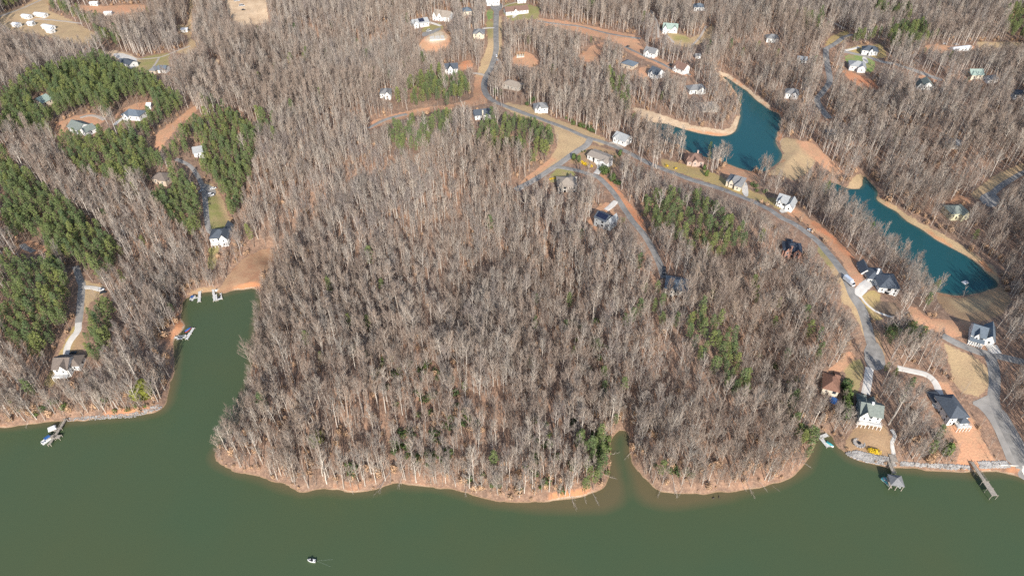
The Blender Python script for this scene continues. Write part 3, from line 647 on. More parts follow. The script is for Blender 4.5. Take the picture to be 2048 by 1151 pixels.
house('house', (1567,500), (1604,503), 9, 4.8, 3.0, 'hip', 'dark', 'brick', 'dark roofed brick house hidden in trees beside the curving road', [(.1,.35,-1.5,5,5.2,2.8,'v'),(.6,.95,-1.0,5,5.0,2.4,'v'),(.35,.6,7,14,3.2,2.2,'hip','white')], True, (.38,-.8,'brick'))
house('house', (1175,308), (1209,324), 11, 4.4, 1.4, 'u', 'tan', 'white', 'low white modern house with broad flat tan roof beside the yellow shrub row', [(.75,1.15,-1.0,8,3.8,1.6,'v')], True)
house('house', (1116,373), (1154,372), 13, 5.2, 3.6, 'hip', 'tan', 'stone', 'stone house with large taupe hip roof below the loop drive', [(.0,.25,-2,6,5.6,3.2,'hip'),(.6,.9,8,15,3.6,3.4,'v')], True, (.98,5,'stone'))
house('house', (1189,434), (1211,443), 9, 7.0, 2.6, 'u', 'slate', 'grey', 'three storey grey house with dark solar panels over the red clay yard', [(1.0,1.4,1,10,6.4,3.0,'v','grey','ltgrey')], True, extra=solar(.05,.95,.15,.95))
house('house', (1375,322), (1408,324), 12, 4.2, 4.2, 'hip', 'redbrown', 'pink', 'brick house with reddish brown shingled hip roof near the teal pond', [(.3,.62,-1.2,6,4.4,2.6,'v'),(-.02,.2,2,10,4.4,3.2,'hip')], True, (.68,8,'pink'))
house('house', (1453,362), (1484,370), 11, 4.4, 3.8, 'hip', 'grey', 'cream', 'cream house with several grey hip roofs and curved front walk', [(.2,.5,-1.0,6,4.6,3.0,'v'),(.6,1.0,-3.0,8,4.2,3.2,'hip')], True)
house('house', (104,738), (134,737), 11, 6.4, 3.4, 'u', 'brown', 'white', 'brown roofed white house with angled garage wing at the left shore', [(.45,.95,-.6,6,6.4,3.2,'v'),(.8,1.45,4,12,4.4,3.2,'hip')], True, extra=porch(.0, .95, 3.4, 2.6, 2.6, None, 5))
house('house', (419,478), (455,474), 11, 6.0, 3.8, 'hip', 'slate', 'white', 'white house with dark slate hip roof at the foot of the mown lawn', [(.55,.98,-1.8,7,6.2,3.4,'v'),(.55,.95,9,19,3.6,3.4,'v')], True, extra=porch(.05, .6, 2.2, 2.8, 2.4, None, 4))
house('house', (1330,577), (1374,581), 12, 4.6, 3.4, 'hip', 'bluegrey', 'stone', 'grey roofed house almost lost in bare trees at the lane end', [(.2,.45,-1.5,6,5.0,2.6,'v')], keep=False)
house('house', (1903,430), (1937,424), 11, 4.6, 3.4, 'hip', 'greygreen', 'yellow', 'pale yellow house with grey green roofs near the second pond', [(.6,1.0,-2.5,7,4.8,3.0,'v')])
house('house', (134,252), (157,262), 11, 4.8, 3.4, 'u', 'greygreen', 'white', 'white house with grey green roof on raw orange clay among pines', [(.9,1.4,2,11,3.8,3.0,'v')], door=False)
house('house', (243,230), (277,233), 10, 4.2, 3.4, 'hip', 'bluegrey', 'white', 'blue grey roofed white house at the edge of the pine plantation', [(.15,.4,-1.5,6,4.4,2.6,'v')])
house('house', (66,203), (84,206), 10, 4.6, 3.4, 'v', 'palegreen', 'cream', 'pale green roofed house in the pines at the far left')
house('house', (386,304), (406,306), 10, 4.6, 2.8, 'u', 'ltgrey', 'white', 'light grey roofed house above the pine stand drive')
house('house', (303,357), (330,360), 9, 4.4, 3.2, 'hip', 'brown', 'tan', 'brown roofed tan house between two pine blocks', [(.55,1.1,-1.5,6,4.4,2.8,'hip')])
house('storage_shed', (240,124), (258,130), 9, 4.2, 2.0, 'u', 'slate', 'white', 'large dark roofed white shed on the pale gravel pad', cat='shed')
house('house', (298,141), (310,142), 9, 3.6, 2.4, 'hip', 'grey', 'tan', 'small grey roofed house at the top of the mown clearing')
house('house', (314,139), (330,140), 9, 3.6, 2.4, 'u', 'bluegrey', 'white', 'small blue grey roofed house beside the mown clearing')
house('house', (827,49), (858,44), 10, 4.6, 3.4, 'u', 'ltgrey', 'white', 'white house with dark solar panels above the building site', [(.0,.3,-1,7,4.8,3.0,'v')], extra=solar(.4,.75,.2,.95))
house('house', (866,30), (898,35), 12, 5.2, 4.4, 'u', 'tan', 'white', 'large white house with tan roofs and steep gables', [(.0,.22,-1.5,8,5.4,4.2,'v'),(.3,.55,-1.0,8,5.4,4.0,'v')])
house('house', (927,24), (944,22), 10, 4.6, 3.4, 'hip', 'bluegrey', 'cream', 'small cream house with grey roof left of the mailbox green')
house('house', (946,68), (968,68), 12, 5.0, 3.4, 'hip', 'grey', 'cream', 'grey hip roofed house linked to the road by a straight white drive', [(.3,.9,-1.5,6,5.0,2.4,'v')])
house('house', (890,137), (916,138), 10, 5.4, 3.4, 'u', 'slate', 'white', 'white house with dark blue roof at the top edge of the pine grove', [(.2,.62,-1.8,7,5.4,3.6,'v')])
house('house', (759,186), (781,189), 10, 4.8, 3.0, 'hip', 'grey', 'white', 'grey roofed white house alone in the bare woods', [(.5,.95,-2,6,4.8,2.6,'v')])
house('house', (950,230), (982,229), 9, 4.8, 3.0, 'u', 'slate', 'white', 'white brick house with dark slate roof below the road fork', chim=(.48,0,'cream'))
house('house', (974,4), (999,3), 9, 4.6, 3.0, 'u', 'white', 'white', 'bright white house at the head of the cul de sac')
house('house', (1012,24), (1057,19), 11, 4.2, 3.4, 'u', 'redbrown', 'white', 'long white ranch house with brown roof on a green lawn', [(.35,.5,-.8,6,4.3,2.4,'v')])
house('house', (1005,168), (1036,174), 10, 4.4, 3.0, 'hip', 'tan', 'stone', 'taupe roofed house half hidden in trees beside the road')
house('house', (1043,62), (1072,66), 10, 4.2, 2.8, 'hip', 'tan', 'cream', 'low taupe roofed house under the trees below the ranch lawn', keep=False)
house('house', (1070,216), (1096,217), 9, 4.4, 3.4, 'hip', 'grey', 'white', 'grey roofed white house behind the clipped evergreen hedge', [(.2,.5,-1.5,6,4.4,2.8,'v')])
house('house', (1226,273), (1250,284), 11, 4.4, 3.2, 'u', 'ltgrey', 'white', 'white gabled house with pale grey roof beside the main road junction', [(.1,.4,-1.2,6,4.5,2.6,'v')])
house('house', (1326,57), (1355,58), 10, 4.6, 4.0, 'u', 'palegreen', 'white', 'white house with pale green roof between two gravel lanes', [(.0,.3,-2,7,4.8,3.6,'v'),(.62,1.0,-.8,8,4.6,3.2,'v')])
house('house', (1288,102), (1309,108), 10, 4.8, 3.4, 'u', 'grey', 'white', 'white gabled house with grey roof above the red clay bank', [(.2,.6,-1.5,5,4.8,2.8,'v')])
house('house', (1243,127), (1266,132), 10, 4.2, 3.0, 'hip', 'bluegrey', 'tan', 'tan house with blue grey hip roof left of the clay road')
house('house', (1297,142), (1314,151), 11, 5.0, 4.0, 'u', 'slate', 'white', 'tall white gable house with dark roof beside the grey lane', [(.3,.65,-1.0,5,5.2,3.0,'v')])
house('house', (1346,132), (1367,141), 11, 4.6, 4.0, 'u', 'redbrown', 'white', 'white gable end house with maroon roof by the new lane', [(.15,.4,-1.0,5,4.8,2.8,'v')])
house('house', (1380,180), (1412,179), 10, 4.4, 3.2, 'hip', 'grey', 'pale', 'grey roofed house in bare trees near the upper pond', [(.5,.9,-1,5,4.4,2.6,'v')])
house('house', (1405,216), (1438,215), 11, 4.6, 3.2, 'hip', 'tan', 'stone', 'wide taupe roofed house on the wooded pond peninsula', keep=False)
house('house', (1571,188), (1598,188), 10, 4.6, 3.4, 'hip', 'grey', 'white', 'grey roofed white house above the tip of the upper pond', [(.45,.95,-1.5,6,4.6,2.6,'v')])
house('house', (1725,101), (1757,103), 10, 4.4, 3.6, 'hip', 'slate', 'white', 'dark roofed white brick house on the ochre lawn by the white drive', [(.45,.7,-1.2,6,4.5,2.8,'v')])
house('house', (1700,132), (1732,135), 13, 4.4, 3.4, 'hip', 'ltgrey', 'white', 'large pale roofed house with wide concrete apron on a green lawn', [(.5,1.0,-3,8,4.2,2.8,'v')])
house('house', (1845,172), (1868,172), 12, 4.6, 3.6, 'v', 'greygreen', 'pale', 'grey green gable roofed house below the curving lane', [(-.35,.1,1,10,4.0,3.2,'v')])
house('house', (1943,149), (1968,150), 10, 4.8, 3.4, 'u', 'palegreen', 'cream', 'greenish roofed house with white trimmed gables in woods', [(.0,.42,-1.5,6,4.8,2.6,'hip')])
house('house', (1977,160), (1997,158), 8, 3.6, 2.4, 'u', 'grey', 'white', 'small grey roofed outbuilding right of the greenish roofed house')
house('house', (2030,190), (2062,192), 10, 4.4, 3.0, 'hip', 'slate', 'white', 'dark roofed house cut by the right edge of the view')
house('house', (1656,268), (1688,272), 10, 4.4, 3.0, 'hip', 'grey', 'stone', 'grey roofed house under bare trees right of the pond head', keep=False)
house('house', (1534,77), (1558,78), 10, 4.4, 3.2, 'hip', 'grey', 'pale', 'grey roofed pale house alone in woods left of the far road')
house('house', (1890,288), (1924,290), 10, 4.4, 3.0, 'hip', 'grey', 'stone', 'low grey roofed house deep in the woods above the second pond', keep=False)
house('house', (1388,16), (1410,14), 10, 4.4, 3.2, 'hip', 'bluegrey', 'white', 'grey roofed white house near the top edge')
house('storage_shed', (1595,120), (1614,120), 8, 3.6, 2.2, 'u', 'ltgrey', 'pale', 'small pale shed left of the shaded road', cat='shed')
house('garden_shed', (1392,112), (1402,112), 5, 3, 1.6, 'u', 'grey', 'white', 'tiny white shed in woods above the maroon roof', cat='shed', door=False)
house('shed', (292,212), (300,212), 6, 3, 1.6, 'u', 'white', 'white', 'small white shed behind the blue grey roofed house', cat='shed', door=False)
for A, B, lab in [((41,31),(56,34),'white mobile home nearest the gravel road'),((66,27),(88,31),'long white trailer beside the tan yard track'),((82,52),(101,55),'white single wide trailer under the yard edge trees'),
     ((53,46),(63,47),'short white trailer between the two long ones'),((22,48),(34,50),'pale grey trailer at the far left wood edge'),((178,6),(194,7),'white trailer among pines at the top edge'),
     ((207,26),(222,26),'white pair of sheds on the orange clay strip'),((1909,97),(1943,97),'very long white greenhouse shed beside the dirt road'),((362,60),(374,59),'small white barn beside the power line cut'),
     ((1035,2),(1052,1),'white barn above the ranch lawn'),((90,60),(100,62),'grey camper below the white single wide')]:
    house('mobile_home', A, B, 5.5, 3.0, .8, 'u', 'white', 'white', lab, cat='trailer', door=False)
# building site: slab with half-built walls
def building_site(px, py, label, w=16, d=10):
    x, y, z = G(px, py); r = empty('building_site', (x, y, z), .15, label, 'building site')
    m = MB(); m.box(-w/2, w/2, -d/2, d/2, -1, .4); m.obj('slab', CONC, r)
    pm_ = mat('new_timber', (.72,.56,.32), var=.2, scale=1)
    for a in (-w/2, -w*.15, w*.2, w/2-.2):
        k = MB(); 
        for i in range(8): k.box(a, a+.2, -d/2+i*d/8, -d/2+i*d/8+.2, .4, 3)
        k.box(a, a+.2, -d/2, d/2, 3, 3.2); k.obj('stud_wall', pm_, r)
building_site(874, 76, 'half built timber framed house on a pale slab in raw clay'); building_site(1040, 112, 'cleared house lot with pale framing on red clay', 8, 6)

# ---------------------------------------------------------------- vehicles
tyre = MB(); 
for s in (-.12,): 
    vs = [(.33*math.cos(a), s, .33*math.sin(a)) for a in [i*math.pi/5 for i in range(10)]] + [(.33*math.cos(a), s+.24, .33*math.sin(a)) for a in [i*math.pi/5 for i in range(10)]]
    tyre.add(vs, [(i,(i+1)%10,10+(i+1)%10,10+i) for i in range(10)] + [tuple(range(9,-1,-1)), tuple(range(10,20))])
TYRE = tyre.mesh('wheel', RUBBER)
def car(px, py, ang, body, label, L=4.6, W=1.85, kind='car', wh=1.5):
    x, y, z = G(px, py); r = empty(kind if kind != 'car' else 'parked_car', (x, y, z + .3), math.radians(ang), label, kind)
    b = MB(); h = L/2
    prof = [(-h,.35),(-h,.75),(-h+.9,.85),(h-1.1,.9),(h-.05,.7),(h,.35)]
    vs = [(a, s*W/2, c) for s in (-1, 1) for a, c in prof]; b.add(vs, [(0,1,2,3,4,5)[::1],(11,10,9,8,7,6)] + [(i,(i+1)%6+0,(i+1)%6+6,i+6)[::-1] for i in range(6)]); b.obj('body', body, r)
    c = MB(); cb = [(-h+.6,.84),(-h+1.0,wh),(h-1.9,wh),(h-1.2,.9)]; k = .42
    vs = [(a, s*W*(k if q > .9 else .46), q) for s in (-1, 1) for a, q in cb]; c.add(vs, [(0,1,2,3),(7,6,5,4)] + [(i,i+4,(i+1)%4+4,(i+1)%4) for i in range(4)]); c.obj('windows', GLASS, r)
    t_ = MB(); t_.box(-h+1.05, h-1.95, -W*.41, W*.41, wh, wh+.05); t_.obj('car_roof', body, r)
    for sx in (-1, 1):
        for sy in (-1, 1): place('wheel', TYRE, r, (sx*(h-.85), sy*(W/2-.1), .33))
    r.scale = (.84,.84,.84)
    return r
PW = mat('white_car_paint', (.8,.8,.8), rough=.3, spec=.5); PD = mat('dark_car_paint', (.03,.035,.045), rough=.3, spec=.5); PS = mat('silver_car_paint', (.45,.46,.47), rough=.3, spec=.5)
car(427, 378, 25, PW, 'white car parked on the upper side of the asphalt pad above the lawn', 5.2)
car(422, 391, 12, PW, 'white van parked at the lower edge of the asphalt pad above the lawn', 5.8, 2.0, 'van', 2.1)
car(403, 384, 60, PS, 'silver car in the pine shade beside the asphalt pad', 4.6)
car(1620, 462, -45, PW, 'white car stopped on the grass shoulder of the curving road')
car(1242, 303, 60, PD, 'dark car at the foot of the white gabled house drive')
car(993, 113, 95, PW, 'white pickup on the road shoulder north of the fork', 5.6, 2, 'pickup'); car(995, 121, 92, PS, 'grey car behind the white pickup on the shoulder')
car(858, 63, 20, PW, 'white truck parked beside the timber framed building site', 6.5, 2.2, 'truck', 2.4)
car(1329, 538, 70, PD, 'dark car parked at the lane end, the upper of two'); car(1328, 546, 75, PD, 'dark car parked at the lane end, the lower of two')
car(147, 707, 20, PD, 'dark car by the garage of the brown roofed shore house'); car(203, 580, -10, PW, 'white car shaded by pines on the pale side drive')
car(207, 586, 20, PD, 'dark car beside the white one on the pale side drive')
car(474, 3, 10, PW, 'white truck in the sandy yard at the top edge', 8, 2.4, 'truck', 2.6); car(484, 13, 5, PW, 'white box truck in the middle of the sandy yard', 8, 2.4, 'truck', 2.6)
car(487, 21, 5, PD, 'dark digger parked low in the sandy yard', 5); car(1256, 94, 30, PD, 'dark car beside the raw clay bank'); car(1352, 136, -30, PS, 'silver car on the lane below the maroon roof')
car(1340, 131, -30, PD, 'dark car on the verge above the maroon roof'); car(2018, 40, 0, PW, 'white car on the dirt road at the far right')
car(1889, 89, 0, PW, 'white car, left one of two beside the greenhouse shed'); car(1912, 90, 0, PS, 'silver car, right one of two beside the greenhouse shed')
# delivery truck
x, y, z = G(1697, 566); r = empty('delivery_truck', (x, y, z + .3), math.radians(-66), 'white box delivery truck driving on the curving road beside the pale driveway', 'truck')
m = MB(); m.box(-4.2, 1.6, -1.2, 1.2, .7, 3.4); m.obj('cargo_box', mat('grey_box', (.50,.55,.62), var=.1), r)
m = MB(); m.add([(1.7,-1.1,.5),(4.0,-1.1,.5),(4.0,-1.1,1.4),(3.1,-1.1,2.5),(1.7,-1.1,2.5),(1.7,1.1,.5),(4.0,1.1,.5),(4.0,1.1,1.4),(3.1,1.1,2.5),(1.7,1.1,2.5)], [(0,1,2,3,4),(9,8,7,6,5),(1,6,7,2),(3,8,9,4),(0,5,6,1),(4,9,5,0)]); m.obj('cab', PW, r)
m = MB(); m.add([(4.0,-1.05,1.45),(4.0,1.05,1.45),(3.14,1.05,2.48),(3.14,-1.05,2.48)], [(0,1,2,3)]); m.obj('windscreen', GLASS, r)
for sx in (-3, -2.2, 2.9):
    for sy in (-1, 1): place('wheel', TYRE, r, (sx, sy*1.0, .4)).scale = (1.3, 1.3, 1.3)

# ---------------------------------------------------------------- docks and boats
def frame(A, B, z):
    ax, ay = at_level(*A, z); bx, by = at_level(*B, z); return float(ax), float(ay), math.atan2(by-ay, bx-ax), float(math.hypot(bx-ax, by-ay))
def dock(A, B, label, wk=1.6, z=1.1, m=None, pads=(), rail=False, posts=True, name='dock', slats=True):
    """A shore end, B water end (photo pixels); pads: (x0,x1,y0,y1) rectangles in metres from A along AB"""
    m = m or DECK; ax, ay, rz, L = frame(A, B, z); r = empty(name, (ax, ay, 0), rz, label, name.replace('_', ' '))
    def boards(nm, x0, x1, y0, y1):
        d = MB(); n = max(1, int((x1-x0)/.45))
        for i in range(n): a = x0+(x1-x0)*i/n; d.box(a, a+(x1-x0)/n-.06, y0, y1, z-.12, z)
        d.box(x0, x1, y0+.1, y0+.3, z-.4, z-.13); d.box(x0, x1, y1-.3, y1-.1, z-.4, z-.13); o = d.obj(nm, m, r)
        if n > 30: o['kind'] = 'stuff'
        p = MB(); p.cyl(0, 0, -2.5, z+.35, .14, 6); pm_ = p.mesh('post', DECK)
        if posts:
            k = max(1, int((x1-x0)/4))
            for i in range(k+1):
                for yy in (y0-.16, y1+.16): place('post', pm_, r, (x0+(x1-x0)*i/k, yy, 0))
    if wk: boards('walkway', 0, L, -wk/2, wk/2)
    for q in pads: boards('platform', *q)
    if rail:
        for s in (-1, 1):
            q = MB(); q.box(0, L, s*wk/2-.04, s*wk/2+.04, z+.95, z+1.05); q.box(0, L, s*wk/2-.03, s*wk/2+.03, z+.45, z+.52)
            for i in range(int(L/2)+1): q.box(i*2-.05, i*2+.05, s*wk/2-.05, s*wk/2+.05, z, z+.95)
            q.obj('railing', DECK, r)
    return r, L
def boat(px, py, ang, label, L=6.5, W=2.3, hull=None, cover=None, name='motorboat', motor=True, z=0.0, pontoon=False):
    x, y = at_level(px, py, .5); r = empty(name, (float(x), float(y), z), math.radians(ang), label, 'boat')
    hull = hull or WHITE; h = L/2
    if pontoon:
        for s in (-1, 1):
            m = MB(); m.tube([(-h,s*W*.36,.15),(h-.7,s*W*.36,.15),(h,s*W*.36,.35)], [.33,.33,.08], 8); m.obj('pontoon', METAL, r)
        m = MB(); m.box(-h, h-.3, -W/2, W/2, .5, .62); m.obj('deck', LDECK, r)
        m = MB()
        for s in (-1, 1): m.box(-h+.3, h-.5, s*W/2-.05, s*W/2+.05, .62, 1.35)
        m.box(h-.55, h-.45, -W/2, W/2, .62, 1.35); m.obj('side_fence', hull, r)
        for a, b in ((-h+.4, -h+1.6), (h-2.0, h-.7)):
            m = MB(); m.box(a, b, -W/2+.1, W/2-.1, .62, 1.0); m.obj('seat', PS, r)
        if cover: m = MB(); m.add([(-h*.7,-W/2,2.3),(h*.25,-W/2,2.3),(h*.25,W/2,2.3),(-h*.7,W/2,2.3),(-h*.7,-W*.3,2.5),(h*.25,-W*.3,2.5),(h*.25,W*.3,2.5),(-h*.7,W*.3,2.5)], [(3,2,1,0),(4,5,6,7),(0,1,5,4),(1,2,6,5),(2,3,7,6),(3,0,4,7)]); m.obj('canopy', cover, r)
    else:
        st = [(-h,.46,.75),(-h*.3,.5,.78),(h*.3,.44,.85),(h*.7,.26,.95),(h,.02,1.05)]
        vs = []; 
        for a, k, t_ in st: vs += [(a,-W*k,t_),(a,-W*k*.8,-.1),(a,W*k*.8,-.1),(a,W*k,t_)]
        fs = [(0,3,2,1)]
        for i in range(4):
            o = i*4; fs += [(o,o+1,o+5,o+4),(o+1,o+2,o+6,o+5),(o+2,o+3,o+7,o+6)]
        m = MB(); m.add(vs, fs); 
        inner = []
        for a, k, t_ in st: inner += [(a*.93,-W*k*.78,t_-.02),(a*.93,W*k*.78,t_-.02)]
        g = MB(); 
        top = [(a,-W*k,t_) for a, k, t_ in st] + [(a,W*k,t_) for a, k, t_ in st][::-1]; inn = [(a*.9,-W*k*.72,t_) for a, k, t_ in st] + [(a*.9,W*k*.72,t_) for a, k, t_ in st][::-1]
        nn = len(top); m.add(top + inn, [(i,(i+1)%nn,nn+(i+1)%nn,nn+i) for i in range(nn)]); m.obj('hull', hull, r)
        g.add([(p[0],p[1],.35) for p in inn] + inn, [tuple(range(nn))] + [(i,nn+i,nn+(i+1)%nn,(i+1)%nn) for i in range(nn)]); g.obj('cockpit', PS if not cover else cover, r)
        if cover: m = MB(); m.add([(p[0],p[1],p[2]+.02) for p in top] + [(h*.1,0,1.5),(-h*.7,0,1.3)], [(i,(i+1)%nn,nn if (i < 2 or i > nn-4) else nn) for i in range(nn)]); m.obj('boat_cover', cover, r)
        else:
            m = MB(); m.box(-.5, .3, -W*.3, -W*.05, .4, 1.35); m.box(-.5, .3, W*.05, W*.3, .4, 1.35); m.obj('console', BLACK, r)
            m = MB(); m.box(-h*.75, -h*.45, -W*.3, W*.3, .4, .95); m.obj('seat', WHITE, r)
            m = MB(); m.box(h*.55, h*.62, -.2, .2, .9, 1.1); m.obj('bow_motor', BLACK, r)
    if motor:
        m = MB(); m.box(-h-.5, -h-.05, -.22, .22, .2, 1.25); m.obj('outboard_motor', BLACK, r)
    return r
boat(623, 1120, 172, 'small white fishing boat alone on the open lake', 3.8, 1.55)
wk_ = MB(); wm_ = mat('wake_foam', (.20,.25,.18), var=.3, scale=2)
x, y = at_level(634, 1121, .02)
for i in range(14):
    for s_ in (-1, 1): wk_.box(i*.5, i*.5+.36, s_*.12*(i+.6)-.07, s_*.12*(i+.6)+.07, .02, .04)
tag(wk_.obj('boat_wake', wm_, None, (float(x), float(y), 0), -.12), 'pale streak of wake trailing the fishing boat', 'wake', kind='stuff')
dock((131,838), (108,874), 'weathered wooden dock with side platforms at the left point', 1.4, 1.6, pads=[(5.6,8,-4.4,-.9),(10.4,12.6,-3.4,3.0),(12.7,16.6,-.9,.4)], rail=True)
boat(94, 880, 238, 'blue covered pontoon boat at the end of the weathered dock', 6.0, 2.2, WHITE, BLUE, 'pontoon_boat', pontoon=True)
tag(MB().obj('tmp', WHITE), 'x', 'x'); bpy.data.objects.remove(bpy.data.objects['tmp'])
u = MB(); x, y = at_level(104, 856, 1.9); u.add([(-2,-1.6,1.9),(2,-1.6,1.9),(2,1.6,1.9),(-2,1.6,1.9),(-1.5,-1.1,2.5),(1.5,-1.1,2.5),(1.5,1.1,2.5),(-1.5,1.1,2.5)], [(0,1,5,4),(1,2,6,5),(2,3,7,6),(3,0,4,7),(4,5,6,7),(3,2,1,0)])
tag(u.obj('covered_boat_lift', WHITE, None, (float(x), float(y), 0), .6), 'white covered lift beside the weathered dock walkway', 'boat lift')
dock((400,574), (398,603), 'white floating dock, left of the two at the cove head', 1.8, .8, LDECK, [(2.4,3.8,-2.6,2),(10,10.8,-4,-.9)], name='dock')
boat(386, 596, 80, 'white and blue pontoon boat moored by the left cove dock', 4.8, 1.9, WHITE, BLUE, 'pontoon_boat', pontoon=True); 
dock((425,571), (429,601), 'white U shaped dock, right of the two at the cove head', 1.4, .9, LDECK, [(3,5.6,.9,4.2),(10,16.4,.8,1.9),(15.2,16.4,2,4.8),(10,15.1,3.9,4.8)])
boat(439, 595, 265, 'dark covered motorboat inside the U shaped dock', 3.6, 1.5, WHITE, PD)
boat(434, 578, 90, 'small white rowing boat pulled in behind the U shaped dock', 3.6, 1.4, WHITE, None, 'rowing_boat', False)
dock((349,674), (372,673), 'white dock with long finger pier on the cove left bank', 1.4, .9, LDECK, [(1.9,5.2,-1.9,1.4)]); dock((373,678), (387,655), 'pale finger pier alongside the red and blue boats', 1.5, .8, LDECK)
boat(376, 659, 55, 'red and blue motorboat lashed to the finger pier', 4.6, 1.8, RED, BLUE); boat(374, 669, 55, 'white open boat tied behind the red and blue one', 3.6, 1.5)
# stranded dock frame on the mud flat
r, L = dock((486,528), (513,508), 'white dock frame left stranded on the brown mud flat', .8, 1.2, LDECK, [], False, False, 'stranded_dock')
m = MB(); m.box(1.2, 7.2, -2.3, -1.8, 1.0, 1.2); m.box(6.7, 7.2, -1.8, -.45, 1.0, 1.2); m.box(1.2, 1.7, -1.8, -.45, 1.0, 1.2); m.obj('float_frame', LDECK, r)
dock((1655,868), (1640,874), 'grey ramp and float of the small inlet dock', 2.0, .8, LDECK, name='dock'); dock((1641,874), (1657,893), 'long narrow grey float at the mouth of the small inlet', 2.2, .6, LDECK, name='dock')
boat(1660, 888, -50, 'teal covered motorboat beside the long grey float', 4.2, 1.7, WHITE, TEAL)
# boathouse dock
r, L = dock((1777,918), (1788,946), 'wooden walkway leading to the roofed boat dock', 1.7, 2.0, rail=True)
x, y = at_level(1793, 959, 4.6); r = empty('boathouse', (float(x), float(y), 0), math.radians(-9), 'open boathouse with grey four sided roof over the water', 'boathouse')
m = MB(); s = 3.3; m.add([(-s,-s,4.2),(s,-s,4.2),(s,s,4.2),(-s,s,4.2),(0,0,6.3),(-s,-s,4.0),(s,-s,4.0),(s,s,4.0),(-s,s,4.0)], [(0,1,4),(1,2,4),(2,3,4),(3,0,4),(8,7,6,5),(0,5,6,1),(1,6,7,2),(2,7,8,3),(3,8,5,0)]); m.obj('roof', roofmat('grey'), r)
p = MB(); p.box(-.14,.14,-.14,.14,-2.5,4.0); pm_ = p.mesh('post', DECK)
for a in (-2.9, 0, 2.9):
    for b in (-2.9, 2.9): place('post', pm_, r, (a, b, 0))
m = MB(); m.box(-3.1, 3.1, 1.2, 3.1, 1.7, 2.0); m.box(-3.1, -1.9, -3.1, 1.2, 1.7, 2.0); m.obj('deck', DECK, r)
boat(1796, 970, -70, 'white jet ski on its lift below the grey boathouse roof', 3.2, 1.3, WHITE, None, 'jet_ski', False); boat(1772, 962, 120, 'turquoise striped pontoon boat left of the boathouse', 5.4, 2.0, TEAL, None, 'pontoon_boat', pontoon=True)
dock((1780,915), (1794,916), 'grey sitting deck at the shore end of the boathouse walkway', 4.5, 3.0, DECK, name='deck')
dock((1944,923), (1970,962), 'long raised wooden pier with railings and wide end deck', 1.9, 3.2, DECK, [(11.6,19.6,-1.2,1.7)], True, name='pier')
# floating raft on the lower pond, park bench, mulch stones
x, y = at_level(1930, 565, LV_B); r = empty('swim_raft', (float(x), float(y), LV_B), .4, 'small grey swim raft floating on the long teal pond', 'raft')
m = MB(); m.box(-2,2,-1.4,1.4,.05,.4); m.obj('deck', LDECK, r); m = MB(); m.box(1.2,1.3,-.4,.4,.4,1.2); m.obj('ladder', METAL, r)
# fire pit
x, y, z = G(1718, 886); r = empty('fire_pit', (x, y, z + .1), 0, 'round pale gravel fire pit circle with dark bowl near the shore', 'fire pit')
m = MB(); m.cyl(0,0,-.3,.12,2.6,20); m.obj('gravel_pad', GRAVEL, r); m = MB(); m.cyl(0,0,.12,.6,.9,12); m.obj('fire_bowl', BLACK, r)
for i in range(14):
    a = i*math.pi/7; m = MB() if i == 0 else m
    if i == 0: m.box(-.3,.3,-.45,.45,-.1,.3); BR = m.mesh('stone', ROCK)
    place('stone', BR, r, (2.75*math.cos(a), 2.75*math.sin(a), .1), a)
# two steel light frames of the ramp kerb, white kerb, fence posts, solar array, trampoline
x, y, z = G(2020, 929, .5); r = MB(); r.box(-4.5,4.5,-.25,.25,-.5,.5); r.box(-4.7,-4.2,0,5,-.5,.5); r.box(4.2,4.7,0,4,-.5,.5); tag(r.obj('retaining_kerb', CONC, None, (x, y, z), -.08), 'white concrete kerb box at the top of the boat ramp', 'kerb')
x, y, z = G(1668, 800, 1); r = empty('trampoline', (x, y, z), 0, 'round blue trampoline in trees below the brown roofed house', 'trampoline')
m = MB(); m.cyl(0,0,.75,.85,2.7,18); m.obj('mat', BLUE, r); m = MB()
for i in range(6): a = i*math.pi/3; m.cyl(2.6*math.cos(a),2.6*math.sin(a),-.6,.75,.05,4)
m.obj('legs', METAL, r)
def fence(L, label, m, h=1.1, step=3.0):
    P = catmull(pxpts(L), step); x0, y0 = P[0]; z0 = float(th(x0, y0)); r = empty('fence', (x0, y0, z0), 0, label, 'fence')
    p = MB(); p.box(-.1,.1,-.1,.1,-.4,h); pm_ = p.mesh('post', m); rl = MB()
    for i, (a, b) in enumerate(P):
        z = float(th(a, b)); place('post', pm_, r, (a-x0, b-y0, z-z0))
        if i: rl.tube([(P[i-1][0]-x0, P[i-1][1]-y0, float(th(*P[i-1]))-z0+h*.8), (a-x0, b-y0, z-z0+h*.8)], [.06,.06], 3); rl.tube([(P[i-1][0]-x0, P[i-1][1]-y0, float(th(*P[i-1]))-z0+h*.4), (a-x0, b-y0, z-z0+h*.4)], [.06,.06], 3)
    rl.obj('rail', m, r)
fence([(2005,672),(2030,690),(2052,705)], 'dark post and rail fence right of the white farmhouse', BLACK); fence([(2012,668),(2035,680),(2055,692)], 'second dark rail fence further up the bank', BLACK)
fence([(1508,352),(1520,368),(1538,384),(1548,392)], 'low wooden fence along the back yard bank by the pond', DECK)
